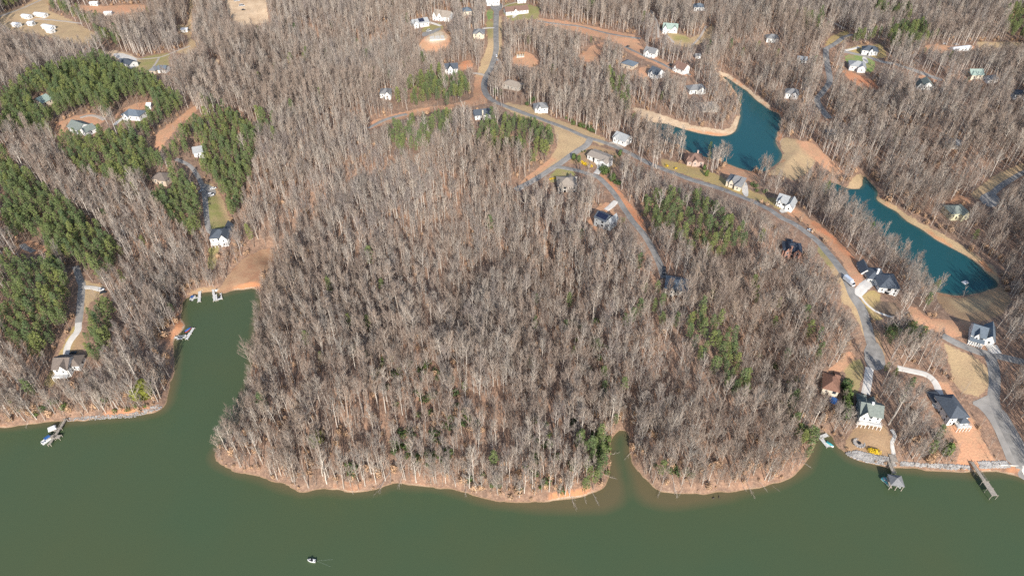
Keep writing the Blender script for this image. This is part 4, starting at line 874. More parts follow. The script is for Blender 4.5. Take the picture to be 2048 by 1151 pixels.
# geese
for k, (px, py, lab) in enumerate([(1427, 996, 'dark goose swimming, left one of the pair off the wooded point'), (1438, 994, 'dark goose swimming, right one of the pair off the wooded point')]):
    x, y = at_level(px, py, .1); r = empty('goose', (float(x), float(y), 0), .3 + k, lab, 'goose')
    m = MB(); m.tube([(-.75,0,.42),(-.5,0,.28),(-.1,0,.26),(.35,0,.28),(.55,0,.5),(.62,0,.85),(.8,0,.95),(.98,0,.9)], [.03,.2,.32,.26,.12,.08,.10,.02], 8); m.obj('body', mat('goose_feathers', (.10,.085,.07), var=.4), r)
# ---------------------------------------------------------------- trees
def bare_tree(seed, h, spread, first=.42, npri=12, twigs=12):
    R = random.Random(seed); T = MB(); K = MB()
    lx, ly = R.uniform(-1.2, 1.2), R.uniform(-1.2, 1.2); tp = []; tr = []
    for i in range(7):
        f = i/6; tp.append(Vector((lx*f*f + R.uniform(-.15,.15)*(i > 0), ly*f*f + R.uniform(-.15,.15)*(i > 0), h*.93*f - (1.0 if i == 0 else 0)))); tr.append((.29*(1-f)**.7 + .06) * h/26)
    T.tube(tp, tr, 5)
    def at(f):
        q = f/.93*6; i = min(5, int(q)); return tp[i].lerp(tp[i+1], min(1, q-i))
    for k in range(npri):
        f = first + (.93-first) * (k+.5*R.random())/npri; a = k*2.4 + R.uniform(-.5,.5); s = (f-first)/(1-first)
        el = math.radians(40 + 32*s + R.uniform(-10,10)); L = spread * (1.12 - .5*s) * R.uniform(.7,1.15)
        d = Vector((math.cos(a)*math.cos(el), math.sin(a)*math.cos(el), math.sin(el))); p0 = at(f)
        d2 = (d + Vector((R.uniform(-.25,.25), R.uniform(-.25,.25), .75))).normalized()
        pts = [p0, p0 + d*L*.5, p0 + d*L*.5 + d2*L*.55]; r0 = .13*h/26*(1-.3*s)
        T.tube(pts, [r0, r0*.7, r0*.3], 3)
        for j in range(5):
            g = .28 + .72*(j+R.random()*.6)/5; q = pts[0].lerp(pts[1], g*2) if g < .5 else pts[1].lerp(pts[2], g*2-1)
            dd = ((d if g < .5 else d2) + Vector((R.uniform(-.62,.62), R.uniform(-.62,.62), R.uniform(.0,.6)))).normalized(); l2 = L*R.uniform(.28,.5)*(1.15-.4*g)
            e1 = q + dd*l2*.55; e2 = e1 + (dd + Vector((R.uniform(-.3,.3), R.uniform(-.3,.3), .35))).normalized()*l2*.5
            K.tube([q, e1, e2], [r0*.36, r0*.26, .02], 3)
            for w_ in range(twigs):
                c = R.random(); b = q.lerp(e1, c*1.6) if c < .6 else e1.lerp(e2, (c-.6)/.4)
                t2 = (dd + Vector((R.uniform(-.85,.85), R.uniform(-.85,.85), R.uniform(-.1,.8)))).normalized()*R.uniform(1.2, 2.8)*h/26
                K.tube([b, b+t2], [.027*h/26, 0], 3, True)
    return T, K
def pine_tree(seed, h, cw, first=.45, n=52, per=18):
    R = random.Random(seed); T = MB(); K = MB(); lx, ly = R.uniform(-.8,.8), R.uniform(-.8,.8)
    tp = [Vector((lx*f*f, ly*f*f, h*.97*f - (1 if f == 0 else 0))) for f in (0,.25,.5,.75,1)]; T.tube(tp, [.26,.22,.17,.1,.03], 5)
    for k in range(n):
        f = first + (1-first)*((k+.5)/n)**.85; s = (f-first)/(1-first); a = k*2.4+R.uniform(-.6,.6)
        rad = cw*(math.sin(math.pi*min(1, .22+.74*s))**.7)*R.uniform(.35,1.0); c = Vector((lx*f*f + rad*math.cos(a), ly*f*f + rad*math.sin(a), h*f*.97 + R.uniform(-.3,.5)))
        if k % 2 == 0: T.tube([Vector((lx*f*f, ly*f*f, h*f*.97-1.0)), c], [.06,.02], 3)
        cr = R.uniform(.5,.95)*cw/2.8
        for q in range(per):
            u = Vector((R.gauss(0,1), R.gauss(0,1), R.gauss(0,.8))).normalized(); p = c + Vector((u.x*cr, u.y*cr, u.z*cr*.62))
            nn = (u + Vector((R.uniform(-.6,.6), R.uniform(-.6,.6), R.uniform(-.2,.8)))).normalized(); a1 = nn.orthogonal().normalized(); a1.rotate(Matrix.Rotation(R.uniform(0,6.3), 3, nn)); b1 = nn.cross(a1); sz = R.uniform(.20,.36)*cw/2.8
            K.add([p - a1*sz*1.25, p - b1*sz*.6, p + a1*sz*1.25, p + b1*sz*.6], [(0,1,2,3)])
    return T, K
def shrub_mesh(seed, r, hh, n=120, m=HOLLY):
    R = random.Random(seed); K = MB(); K.tube([(0,0,-.4),(0,0,hh*.5)], [.08,.05], 4)
    for q in range(n):
        u = Vector((R.gauss(0,1), R.gauss(0,1), R.gauss(0,1))).normalized(); lump = 1 + .25*math.sin(3*u.x+seed)+.2*math.sin(4*u.y)
        p = Vector((u.x*r*lump, u.y*r*lump, hh*.5 + u.z*hh*.5*lump)) * R.uniform(.75,1); nn = (u + Vector((R.uniform(-.6,.6), R.uniform(-.6,.6), R.uniform(-.3,.6)))).normalized()
        a1 = nn.orthogonal().normalized(); a1.rotate(Matrix.Rotation(R.uniform(0,6.3), 3, nn)); b1 = nn.cross(a1); sz = R.uniform(.22,.42)*max(r, hh*.5)/1.6
        K.add([p-a1*sz, p-b1*sz*.7, p+a1*sz, p+b1*sz*.7], [(0,1,2,3)])
    return K.mesh('evergreen_shrub', m)
BT = []; names = []
spec = [(22,7.2,.30,15),(21,7.8,.28,16),(23,8.2,.33,15),(26,4.3,.44,12),(28,4.6,.48,12),(25,5.4,.38,13),(29,3.8,.54,11),(27,6.2,.40,13),(24,4.2,.48,12),(28,3.4,.58,11),(26,5.0,.36,13),(22,4.6,.40,12),(30,4.2,.56,11)]
BROAD = [s[1] > 5.2 for s in spec]
for i, (h, sp, fi, npi) in enumerate(spec): BT.append(bare_tree(100+i, h, sp, fi, npi, 16 if i < 3 else 13))
PT = [pine_tree(200+i, h, cw, fi) for i, (h, cw, fi) in enumerate([(22,2.5,.42),(23,2.8,.38),(21,2.2,.42),(24,3.0,.36),(20,2.7,.34),(23,2.4,.46),(22,3.2,.34)])]
def both(T, K, name, m1, m2):
    M = MB(); M.add(T.v, T.f); o = len(M.v); M.v += K.v; M.f += [tuple(i+o for i in f) for f in K.f]; M.m += [1]*len(K.f); return M.mesh(name, [m1, m2])
def lib(name, meshes):
    c = bpy.data.collections.new(name)
    for i, me in enumerate(meshes): o = bpy.data.objects.new('%s_kind_%02d' % (name, i), me); c.objects.link(o)
    return c
LB = lib('bare_tree', [both(T, K, 'bare_tree', BARK, TWIG) for T, K in BT]); LP = lib('pine_tree', [both(T, K, 'pine_tree', PINEBARK, NEEDLE) for T, K in PT])
BEECH = bark_mat('dry_beech_leaves', [(.44,.27,.15),(.38,.25,.16),(.48,.31,.19),(.33,.22,.15)])
BR_ = [bare_tree(300+i, 7.5+i, 2.6, .15, 8, 5) for i in range(4)]; LS = lib('brush', [both(T, K, 'brush', TWIG, TWIG) for T, K in BR_] + [shrub_mesh(450+i, 1.5+.3*i, 4.2, 130, BEECH) for i in range(2)])
def scatter(name, lib_, P, label, cat):
    """P rows: x y z rot scale idx"""
    P = np.array(P, float); me = bpy.data.meshes.new(name); me.vertices.add(len(P)); me.vertices.foreach_set('co', P[:, :3].astype(np.float32).ravel())
    rot = np.zeros((len(P), 3), np.float32); rot[:, 2] = P[:, 3]; rot[:, 0] = rng.normal(0, .035, len(P)); rot[:, 1] = rng.normal(0, .035, len(P))
    a = me.attributes.new('rot', 'FLOAT_VECTOR', 'POINT'); a.data.foreach_set('vector', rot.ravel())
    sc = np.repeat(P[:, 4:5], 3, 1) * np.stack([rng.uniform(.85, 1.15, len(P))]*2 + [rng.uniform(.92, 1.08, len(P))], -1)
    a = me.attributes.new('scl', 'FLOAT_VECTOR', 'POINT'); a.data.foreach_set('vector', sc.astype(np.float32).ravel())
    a = me.attributes.new('idx', 'INT', 'POINT'); a.data.foreach_set('value', P[:, 5].astype(np.int32))
    o = bpy.data.objects.new(name, me); COL.objects.link(o); tag(o, label, cat, kind='stuff')
    g = bpy.data.node_groups.new(name, 'GeometryNodeTree'); g.interface.new_socket('Geometry', in_out='INPUT', socket_type='NodeSocketGeometry'); g.interface.new_socket('Geometry', in_out='OUTPUT', socket_type='NodeSocketGeometry')
    gi = g.nodes.new('NodeGroupInput'); go = g.nodes.new('NodeGroupOutput'); ci = g.nodes.new('GeometryNodeCollectionInfo'); ci.inputs[0].default_value = lib_; ci.inputs[1].default_value = True; ci.inputs[2].default_value = True
    ip = g.nodes.new('GeometryNodeInstanceOnPoints'); ip.inputs['Pick Instance'].default_value = True
    def na(n, ty):
        q = g.nodes.new('GeometryNodeInputNamedAttribute'); q.data_type = ty; q.inputs[0].default_value = n; return [s for s in q.outputs if s.enabled][0]
    L = g.links.new; L(gi.outputs[0], ip.inputs['Points']); L(ci.outputs[0], ip.inputs['Instance']); L(na('idx', 'INT'), ip.inputs['Instance Index']); L(na('rot', 'FLOAT_VECTOR'), ip.inputs['Rotation']); L(na('scl', 'FLOAT_VECTOR'), ip.inputs['Scale']); L(ip.outputs[0], go.inputs[0])
    md = o.modifiers.new('instances', 'NODES'); md.node_group = g; return o

# pine zones: photo outline of the crowns, share of pines, share of bare trees left among them
PZ = [([(0,175),(30,160),(100,128),(190,104),(225,112),(260,135),(300,150),(345,180),(385,212),(375,222),(330,230),(305,250),(300,200),(262,196),(240,205),(205,215),(190,222),(140,232),(120,240),(100,262),(55,250),(20,240),(0,252)],1,0),
 ([(112,285),(150,262),(205,255),(235,250),(262,258),(300,285),(328,318),(328,335),(300,350),(262,345),(240,352),(215,352),(190,345),(160,330)],1,.0),
 ([(312,285),(335,262),(365,232),(400,222),(440,215),(500,238),(545,225),(540,245),(505,262),(505,300),(460,305),(430,290),(400,292),(378,316),(345,312)],.9,.15),
 ([(298,372),(322,345),(345,320),(372,345),(392,380),(402,430),(398,455),(375,460),(345,432),(310,405)],1,0),
 ([(382,318),(405,300),(455,298),(500,300),(503,345),(480,380),(465,425),(452,405),(430,368),(400,345)],1,0),
 ([(0,282),(20,315),(60,345),(110,388),(160,415),(205,455),(242,482),(225,512),(188,545),(168,530),(152,505),(110,492),(90,488),(60,470),(0,455)],1,0),
 ([(0,505),(40,522),(100,508),(138,535),(152,570),(150,612),(125,662),(85,700),(50,700),(30,690),(0,660)],1,.04),
 ([(160,622),(205,592),(225,612),(212,640),(210,700),(185,720),(165,690),(160,650)],1,.0),
 ([(800,178),(830,150),(870,138),(925,146),(945,170),(950,195),(900,206),(860,216),(825,205)],.7,.5),
 ([(768,252),(800,240),(840,222),(900,213),(908,250),(870,262),(850,290),(800,292),(780,272)],.65,.5),
 ([(948,250),(985,232),(1020,225),(1060,222),(1110,238),(1115,282),(1100,308),(1060,310),(1030,285),(980,290),(955,275)],.85,.35),
 ([(1280,378),(1310,370),(1400,383),(1440,408),(1492,440),(1495,490),(1450,502),(1380,492),(1340,455),(1300,440),(1275,405)],.8,.45),
 ([(1375,612),(1405,612),(1470,650),(1482,700),(1502,755),(1490,790),(1440,745),(1400,700),(1375,660)],.9,.5),
 ([(1278,555),(1310,552),(1330,590),(1340,640),(1318,640),(1300,590)],.35,.8),
 ([(1175,730),(1215,745),(1212,790),(1180,775)],.5,.7),([(1150,865),(1210,860),(1222,900),(1224,960),(1195,985),(1165,950),(1180,900)],.95,.4),
 ([(1300,920),(1335,905),(1345,935),(1305,945)],.4,.8),([(1600,845),(1625,855),(1628,895),(1605,890)],.8,.2),([(1565,800),(1590,790),(1612,840),(1600,850)],.35,.7),
 ([(1765,640),(1850,640),(1850,672),(1770,672)],1,.2),([(1762,700),(1830,690),(1835,740),(1770,750)],.4,.7),([(2000,780),(2035,790),(2060,840),(2070,900),(2035,870),(2010,825)],.7,.3),
 ([(1830,590),(1880,590),(1878,640),(1860,642),(1835,620)],.5,.5),([(1716,662),(1726,662),(1728,705),(1718,705)],.8,.3),([(1668,755),(1712,745),(1708,800),(1695,830),(1690,790)],.25,.6),
 ([(150,55),(190,50),(235,55),(240,75),(200,80),(160,75)],.7,.5),([(0,-20),(60,-20),(48,20),(20,28),(0,15)],.7,.4),([(100,0),(135,5),(160,22),(205,18),(195,36),(150,38),(110,26)],.6,.4),([(215,-15),(290,-15),(290,12),(215,10)],.6,.4),
 ([(1748,5),(1822,5),(1822,26),(1750,26)],.6,.5),([(1775,45),(1850,42),(1880,78),(1870,88),(1785,78)],.8,.3),([(2010,15),(2060,5),(2060,70),(2020,65)],.7,.4),([(1590,18),(1640,18),(1665,42),(1655,50),(1600,42)],.5,.6),
 ([(1212,140),(1250,150),(1275,205),(1250,212),(1225,180)],.5,.6),([(1262,205),(1318,215),(1318,228),(1270,224)],.8,.3),([(1100,220),(1150,235),(1205,258),(1200,268),(1140,248),(1100,236)],.8,.2),
 ([(1560,262),(1590,262),(1635,282),(1630,292),(1590,286)],.8,.2),([(1388,272),(1425,272),(1425,302),(1390,300)],.7,.4),([(1200,330),(1225,345),(1262,400),(1290,450),(1320,470),(1300,478),(1262,440),(1222,370)],.35,.5),
 ([(1635,455),(1680,470),(1682,480),(1640,470)],.3,.8),([(395,180),(470,205),(480,225),(440,218),(400,205)],.4,.6),([(1220,390),(1245,400),(1255,440),(1235,430)],.5,.3),([(1480,190),(1500,180),(1540,205),(1535,212)],.5,.5),([(1800,403),(1850,425),(1845,440),(1808,425)],.4,.6),
 ([(1940,650),(2060,560),(2070,640),(2000,665)],.0,1),([(640,690),(700,720),(720,760),(660,740)],.0,1),([(1700,60),(1770,55),(1775,90),(1745,90)],.4,.6)]
SINGLES = [(608,104),(651,104),(713,78),(729,75),(733,103),(742,100),(774,111),(580,115),(611,100),(551,135),(607,152),(805,125),(820,122),(833,115),(845,112),(852,115),(879,105),(780,147),(797,195),(517,227),(535,230),(550,268),(581,217),
 (660,40),(1060,75),(1150,72),(1190,75),(1212,60),(1230,62),(1270,75),(1100,38),(1150,48),(1570,600),(1615,630),(1618,655),(1640,670),(1638,695),(1640,712),(1580,700),(1560,640),(1500,560),(1070,590),(1135,590),(1275,615),(1210,690),(1245,640),
 (640,700),(745,740),(500,470),(498,460),(285,520),(205,430),(180,455),(270,375),(230,345),(1860,90),(1720,170),(1880,60),(1460,85),(1440,75),(1415,95),(1340,45),(1285,35),(700,640),(940,620),(1340,375),(1215,430),
 (1470,450),(1510,580),(1530,470),(1830,770),(1820,780),(1880,740),(1700,595),(1745,500),(1740,460),(1650,450),(1990,600),(1060,720),(1070,640),(1140,690),(620,680),(1880,860),(1870,880)]
# candidate stems on a jittered grid over everything the photo shows, plus a margin
st = 4.8
gx, gy = np.meshgrid(np.arange(-760, 760, st), np.arange(150, 1010, st)); gx = gx.ravel() + rng.uniform(-.47, .47, gx.size)*st; gy = gy.ravel() + rng.uniform(-.47, .47, gy.size)*st
gz = th(gx, gy); dm_ = th(gx, gy, dmin); px, py, dp = project(gx, gy, gz)
st2 = 3.6; ex_, ey_ = np.meshgrid(np.arange(-420, 520, st2), np.arange(150, 420, st2)); ex_ = ex_.ravel() + rng.uniform(-.5,.5,ex_.size)*st2; ey_ = ey_.ravel() + rng.uniform(-.5,.5,ey_.size)*st2
ez_ = th(ex_, ey_); ed_ = th(ex_, ey_, dL); m_ = (ed_ > 1.4) & (ed_ < 20) & (rng.random(ex_.size) < .5); e1, e2, e3 = project(ex_[m_], ey_[m_], ez_[m_])
gx, gy, gz, dm_, px, py, dp = [np.concatenate(q) for q in ((gx, ex_[m_]), (gy, ey_[m_]), (gz, ez_[m_]), (dm_, ed_[m_]), (px, e1), (py, e2), (dp, e3))]
ok = (dm_ > 1.3) & (px > -150) & (px < 2200) & (py > -95) & (py < 1300)
gx, gy, gz, dm_, px, py, dp = [a[ok] for a in (gx, gy, gz, dm_, px, py, dp)]
nbase = sample(CLEAR, px, py, False)
ok = ~nbase; gx, gy, gz, dm_, px, py, dp = [a[ok] for a in (gx, gy, gz, dm_, px, py, dp)]
def hits(x, y, z, h, fr, img):
    r = np.zeros(x.shape, bool)
    for f in fr:
        a, b, d = project(x, y, z + h*f); k = 1.6 * FPX / d
        for o in (-1, 0, 1): r |= sample(img, a + o*k, b, False)
    return r
PLANT = [PZ[i][0] for i in (0,1,2,3,4,5,6,7)] + [[(277,215),(300,204),(382,212),(345,250),(312,284),(290,262),(262,252),(245,246)]]
a_, b_, _ = project(gx, gy, gz + 13); m_ = np.zeros(len(gx), bool)
for p_ in PLANT: m_ |= inpoly(a_, b_, p_)
q = [a[~m_] for a in (gx, gy, gz, dm_, px, py, dp)]; st = 4.3
hx, hy = np.meshgrid(np.arange(-760, 0, st), np.arange(150, 1010, st)); hx = hx.ravel() + rng.uniform(-.4, .4, hx.size)*st; hy = hy.ravel() + rng.uniform(-.4, .4, hy.size)*st; hz_ = th(hx, hy)
a_, b_, _ = project(hx, hy, hz_ + 13); m_ = np.zeros(len(hx), bool)
for p_ in PLANT: m_ |= inpoly(a_, b_, p_)
A_, B_, D_ = project(hx, hy, hz_); m_ &= ~sample(CLEAR, A_, B_, False)
gx, gy, gz, dm_, px, py, dp = [np.concatenate([u, v[m_]]) for u, v in zip(q, (hx, hy, hz_, th(hx, hy, dmin), A_, B_, D_))]
PZ.append((PLANT[-1], 1, 0))
# pine share at the crown
cpx, cpy, _ = project(gx, gy, gz + 13)
isp = np.zeros(len(gx), bool); rm = np.zeros(len(gx), bool); rr = rng.random(len(gx)); rb = rng.random(len(gx)); inz = np.zeros(len(gx), bool)
for poly, sp_, sb in PZ:
    m_ = inpoly(cpx, cpy, poly); inz |= m_
    isp |= m_ & (rr < sp_); rm |= m_ & (rr >= sp_) & (rb > sb)
clump = vnoise(gx, gy, 61, 14)
mix = (~inz) & (rr < .010) & (clump > .5); isp |= mix
for sx, sy in SINGLES:
    i = int(np.argmin((cpx-sx)**2 + (cpy-sy)**2)); isp[i] = True; rm[i] = False
# thinner stands and openings of the bare woods
open_ = vnoise(gx, gy, 62, 34); thin = np.where(open_ > .66, .28, .05)
rm |= (~isp) & (rb < thin)
dense = isp & inz
rm |= dense & (rng.random(len(gx)) < .06)
keepi = ~rm; gx, gy, gz, dm_, px, py, dp, isp, inz = [a[keepi] for a in (gx, gy, gz, dm_, px, py, dp, isp, inz)]
sc = rng.uniform(.58, .95, len(gx)) * np.where(dm_ < 20, rng.uniform(.5, 1.05, len(gx)), 1.0) * np.where(dep_small := (open_[keepi] > .66), .85, 1.0); sc = np.where(isp, rng.uniform(.55, .92, len(gx)), sc)
H0 = np.where(isp, 21.0, 26.0)
alive = np.ones(len(gx), bool)
ZC = np.zeros((IH, IW), bool)
for c, poly in ZONES: raster(poly, ZC)
for f in (1.0, .62, .36):
    cur = sc * f if f < 1 else sc
    bad = hits(gx, gy, gz, H0*cur, (.3, .5, .72, .9), KEEP) | hits(gx, gy, gz, H0*cur, (.2, .4, .6, .8), ZC)
    if f == 1.0: pend = bad; fin = sc.copy()
    else:
        good = pend & ~bad; fin[good] = cur[good]; pend = pend & bad
alive = ~pend; small = fin < .5
alive &= ~(small & (rng.random(len(gx)) < .35))
# leave the evergreen blocks unhidden by bare crowns in front of them
PM = np.zeros((IH, IW), bool)
for p_ in PLANT: raster(p_, PM)
cov_ = (~isp) & hits(gx, gy, gz, H0*fin, (.55, .85), PM) & (rng.random(len(gx)) < .85); fin = np.where(cov_, fin*.55, fin); alive &= ~(cov_ & (rng.random(len(gx)) < .4))
gx, gy, gz, dm_, px, py, dp, isp, sc = [a[alive] for a in (gx, gy, gz, dm_, px, py, dp, isp, fin)]
fluffy = (px > 1250) & (py > 380) | (vnoise(gx, gy, 81, 60) > .62) | (dm_ < 12) & (py < 900)
bi = np.where(fluffy & (rng.random(len(gx)) < .72), rng.integers(0, 3, len(gx)), rng.integers(3, len(BT), len(gx)))
idx = np.where(isp, rng.integers(0, len(PT), len(gx)), bi); rot = rng.uniform(0, 6.283, len(gx))
inview = (px > 10) & (px < 2038) & (py > 40) & (py < 1140)
def nearest(mask, n):
    c = np.where(mask & inview)[0]; return c[np.argsort(dp[c])][:n]
def zone_name(x, y, d):
    if x < 345: z = 'the left wooded point' if y > 690 else 'the left bank'
    elif x < 600: z = 'the middle point west end'
    elif x < 760: z = 'the middle point left of centre'
    elif x < 900: z = 'the middle point behind the sandy cove'
    elif x < 1050: z = 'the middle point right of centre'
    elif x < 1240: z = 'the middle point east end'
    elif x < 1430: z = 'the rounded point west half'
    elif x < 1636: z = 'the rounded point east half'
    else: z = 'the right shore house lots'
    return z
def plant_single(idxs, protos, kind):
    done = {}
    for i in idxs:
        k = int(idx[i]); loc = (float(gx[i]), float(gy[i]), float(gz[i]) - .1); z = zone_name(px[i], py[i], dm_[i])
        if kind == 'bare tree':
            sz = 'small' if sc[i] < .55 else ('tall' if sc[i] > .82 else 'mid sized')
            lab = f"{sz} {'broad' if BROAD[k] else 'narrow'} leafless tree {'at the water' if dm_[i] < 7 else ('near the bank' if dm_[i] < 18 else 'inland')} on {z}"
            grp = 'leafless trees on ' + z
        else:
            sz = 'small' if sc[i] < .6 else ('tall' if sc[i] > .85 else 'mid sized'); z = pine_place(i, z); lab = f"{sz} {PSHAPE[k]} green pine {z}"; grp = 'pines ' + z
        if k not in protos: 
            r = empty(kind.replace(' ', '_'), loc, 0, lab, kind, grp); T, K = (BT if kind == 'bare tree' else PT)[k]
            T.obj('trunk', BARK if kind == 'bare tree' else PINEBARK, r); K.obj('crown', TWIG if kind == 'bare tree' else NEEDLE, r); protos[k] = r; c = r
        else: c = copy_tree(protos[k], loc, 0, lab)
        c.rotation_euler = (random.gauss(0,.03), random.gauss(0,.03), float(rot[i])); s = float(sc[i]); c.scale = (s*random.uniform(.9,1.12), s*random.uniform(.9,1.12), s); c['group'] = grp
PSHAPE = ['slender','round topped','slim short crowned','wide','low crowned','high crowned','broad']
def pine_place(i, z):
    a, b, _ = project(gx[i], gy[i], gz[i]+15.5)
    for n, (poly, s1, s2) in enumerate(PZ):
        if n in PZN and inpoly(np.array([a]), np.array([b]), poly)[0]: return PZN[n]
    return 'on ' + z
PZN = {4:'in the block right of the mown lawn', 3:'in the block left of the mown lawn', 5:'in the big stand at the left edge', 6:'in the dense stand left of the shaded road', 7:'in the strip right of the pale shore drive', 1:'in the block below the clay yard house',
 11:'in the loose grove right of the clay lane', 12:'in the slanting grove above the rounded point', 13:'below the lane end house', 14:'in the little inlet valley', 15:'at the inlet left bank', 16:'on the rounded point sandy bank', 17:'at the rounded point east tip',
 18:'behind the rounded point east tip', 19:'in the row above the curving road end', 20:'between the two white drives', 21:'right of the boat ramp road', 22:'on the slope below the pond dam', 23:'in the row left of the road end', 24:'around the brown roofed house', 36:'along the clay lane'}
near_b = nearest(~isp, 300); near_p = nearest(isp, 300)
plant_single(near_b, {}, 'bare tree'); plant_single(near_p, {}, 'pine tree')
rest = np.ones(len(gx), bool); rest[near_b] = False; rest[near_p] = False
def rows(m): return np.stack([gx[m], gy[m], gz[m]-.1, rot[m], sc[m], idx[m]], -1)
scatter('bare_woods', LB, rows(rest & ~isp), 'grey brown leafless hardwood forest covering the hills', 'woods')
scatter('pine_woods', LP, rows(rest & isp), 'dark green pine stands further back among the bare woods', 'pines')
print('trees', (~isp).sum(), isp.sum())
# low leafless brush and saplings
st = 5.0
bx, by = np.meshgrid(np.arange(-700, 700, st), np.arange(150, 960, st)); bx = bx.ravel() + rng.uniform(-.5,.5,bx.size)*st; by = by.ravel() + rng.uniform(-.5,.5,by.size)*st
bz = th(bx, by); bd = th(bx, by, dmin); qx, qy, qd = project(bx, by, bz)
m_ = (bd > 1.2) & (qx > -60) & (qx < 2110) & (qy > -60) & (qy < 1200) & ~sample(CLEAR, qx, qy, False) & (vnoise(bx, by, 71, 16) + .4*(bd < 20) > .48)
bx, by, bz = bx[m_], by[m_], bz[m_]; m_ = ~hits(bx, by, bz, 6, (.5, 1), KEEP); bx, by, bz = bx[m_], by[m_], bz[m_]
# thickets along the banks
st = 2.1; sx_, sy_ = np.meshgrid(np.arange(-430, 520, st), np.arange(160, 430, st)); sx_ = sx_.ravel() + rng.uniform(-.5,.5,sx_.size)*st; sy_ = sy_.ravel() + rng.uniform(-.5,.5,sy_.size)*st
sd_ = th(sx_, sy_, dL); sz_ = th(sx_, sy_); q1, q2, q3 = project(sx_, sy_, sz_)
m_ = (sd_ > .7) & (sd_ < 10) & (rng.random(sx_.size) < .62 - .03*sd_) & ~sample(CLEAR, q1, q2, False) & (vnoise(sx_, sy_, 91, 11) > .25) & ~hits(sx_, sy_, sz_, 3, (.5, 1), KEEP)
scatter('bank_thicket', LS, np.stack([sx_[m_], sy_[m_], sz_[m_]-.05, rng.uniform(0,6.28,m_.sum()), rng.uniform(.22,.62,m_.sum()), rng.integers(0,6,m_.sum())], -1), 'tangled leafless and tan leaved thicket along the lake bank', 'brush')
scatter('brush', LS, np.stack([bx, by, bz-.05, rng.uniform(0,6.28,len(bx)), rng.uniform(.45,1.0,len(bx)) + .35*(th(bx, by, dmin) < 14), rng.integers(0,6,len(bx))], -1), 'leafless brush and saplings under the bare trees', 'brush')
# evergreen undergrowth shrubs (holly, magnolia) one by one
SH = [shrub_mesh(400+i, 1.7, 3.2) for i in range(4)]
def shrub(px_, py_, s, label, me=None, grp=None, name='evergreen_shrub', cat='shrub', sz=None):
    x, y, z = G(px_, py_); o = place(name, me or SH[random.randrange(4)], None, (x, y, z), random.uniform(0,6)); o.scale = (s, s, s*(sz or 1)); tag(o, label, cat, grp); return o
def cluster(poly, n, label, s=(.7,1.5)):
    xs = [p[0] for p in poly]; ys = [p[1] for p in poly]; k = 0
    while k < n:
        a, b = random.uniform(min(xs), max(xs)), random.uniform(min(ys), max(ys))
        if inpoly(np.array([a]), np.array([b]), poly)[0]:
            q = random.uniform(*s); m_ = s[0] + (s[1]-s[0])*np.array([.33,.66]); shrub(a, b, q, ('small ' if q < m_[0] else 'rounded ' if q < m_[1] else 'large ') + label, grp=label); k += 1
cluster([(770,870),(830,855),(880,870),(905,910),(880,945),(830,930),(780,905)], 34, 'evergreen shrub in the hollow behind the middle point shore')
cluster([(700,690),(800,700),(900,760),(960,850),(900,860),(760,800)], 40, 'evergreen shrub under bare trees in the middle point woods')
cluster([(1050,840),(1150,830),(1160,960),(1080,980),(1045,930)], 24, 'evergreen shrub near the east end shore')
cluster([(1185,860),(1215,850),(1222,950),(1195,975)], 22, 'bushy evergreen shrub hugging the inlet left bank', (.9,1.7))
cluster([(1130,620),(1230,640),(1220,760),(1150,740)], 16, 'evergreen shrub in the valley left of the rounded point')
cluster([(930,940),(1160,985),(1160,995),(930,980)], 10, 'low evergreen shrub along the clay bank')
cluster([(1300,930),(1345,925),(1400,955),(1340,955)], 8, 'evergreen shrub on the sandy bank of the rounded point')
cluster([(1500,700),(1600,760),(1580,850),(1480,820)], 10, 'evergreen shrub in the rounded point woods')
cluster([(685,930),(715,935),(712,958),(688,960)], 5, 'low evergreen shrub at the shore below the yellow green tree')
cluster([(20,800),(290,800),(300,820),(20,835)], 12, 'evergreen shrub along the left point shore')
cluster([(1120,225),(1200,262),(1205,272),(1120,240)], 14, 'clipped evergreen shrub in the hedge along the main road', (.8,1.4))
cluster([(1050,208),(1070,198),(1072,204),(1052,214)], 7, 'dark evergreen shrub in the hedge beside the grey roofed white house', (.9,1.2))
cluster([(1200,330),(1228,352),(1240,372),(1222,364),(1202,346)], 14, 'evergreen shrub along the clay bank of the lane', (.9,1.5))
cluster([(1140,310),(1180,296),(1238,308),(1236,318),(1180,300),(1146,318)], 9, 'dark garden shrub around the low modern house', (.35,.6))
cluster([(1770,655),(1850,650),(1850,668),(1770,672)], 8, 'dark evergreen bush above the curving road end', (1.2,1.8))
cluster([(1500,364),(1528,378),(1536,390),(1512,384)], 6, 'garden evergreen beside the concrete walk', (.8,1.2))
YM = shrub_mesh(500, 1.5, 2.2, 150, YELLOW); OM = shrub_mesh(501, 1.6, 4.4, 190, OLIVE); CM = shrub_mesh(502, 1.5, 6.2, 220, HOLLY)
for k, (a, b) in enumerate([(1164,326),(1168,329),(1172,331),(1177,333),(1182,334)]): shrub(a, b, 1.05, 'bright yellow shrub in the row beside the modern house drive, number %s from the left' % ['one','two','three','four','five'][k], YM, 'row of yellow shrubs by the modern house', 'yellow_shrub')
for k, (a, b) in enumerate([(1100,359),(1105,358),(1110,357),(1115,356),(1120,355)]): shrub(a, b, .6, 'small golden shrub in the row above the stone house, number %s from the left' % ['one','two','three','four','five'][k], YM, 'row of golden shrubs by the stone house', 'yellow_shrub')
for k, (a, b, s) in enumerate([(1740,902,1.1),(1746,903,1.2),(1752,905,1.15)]): shrub(a, b, s, 'bright yellow shrub above the riprap, %s of three touching' % ['left','middle','right'][k], YM, 'yellow shrubs above the riprap', 'yellow_shrub')
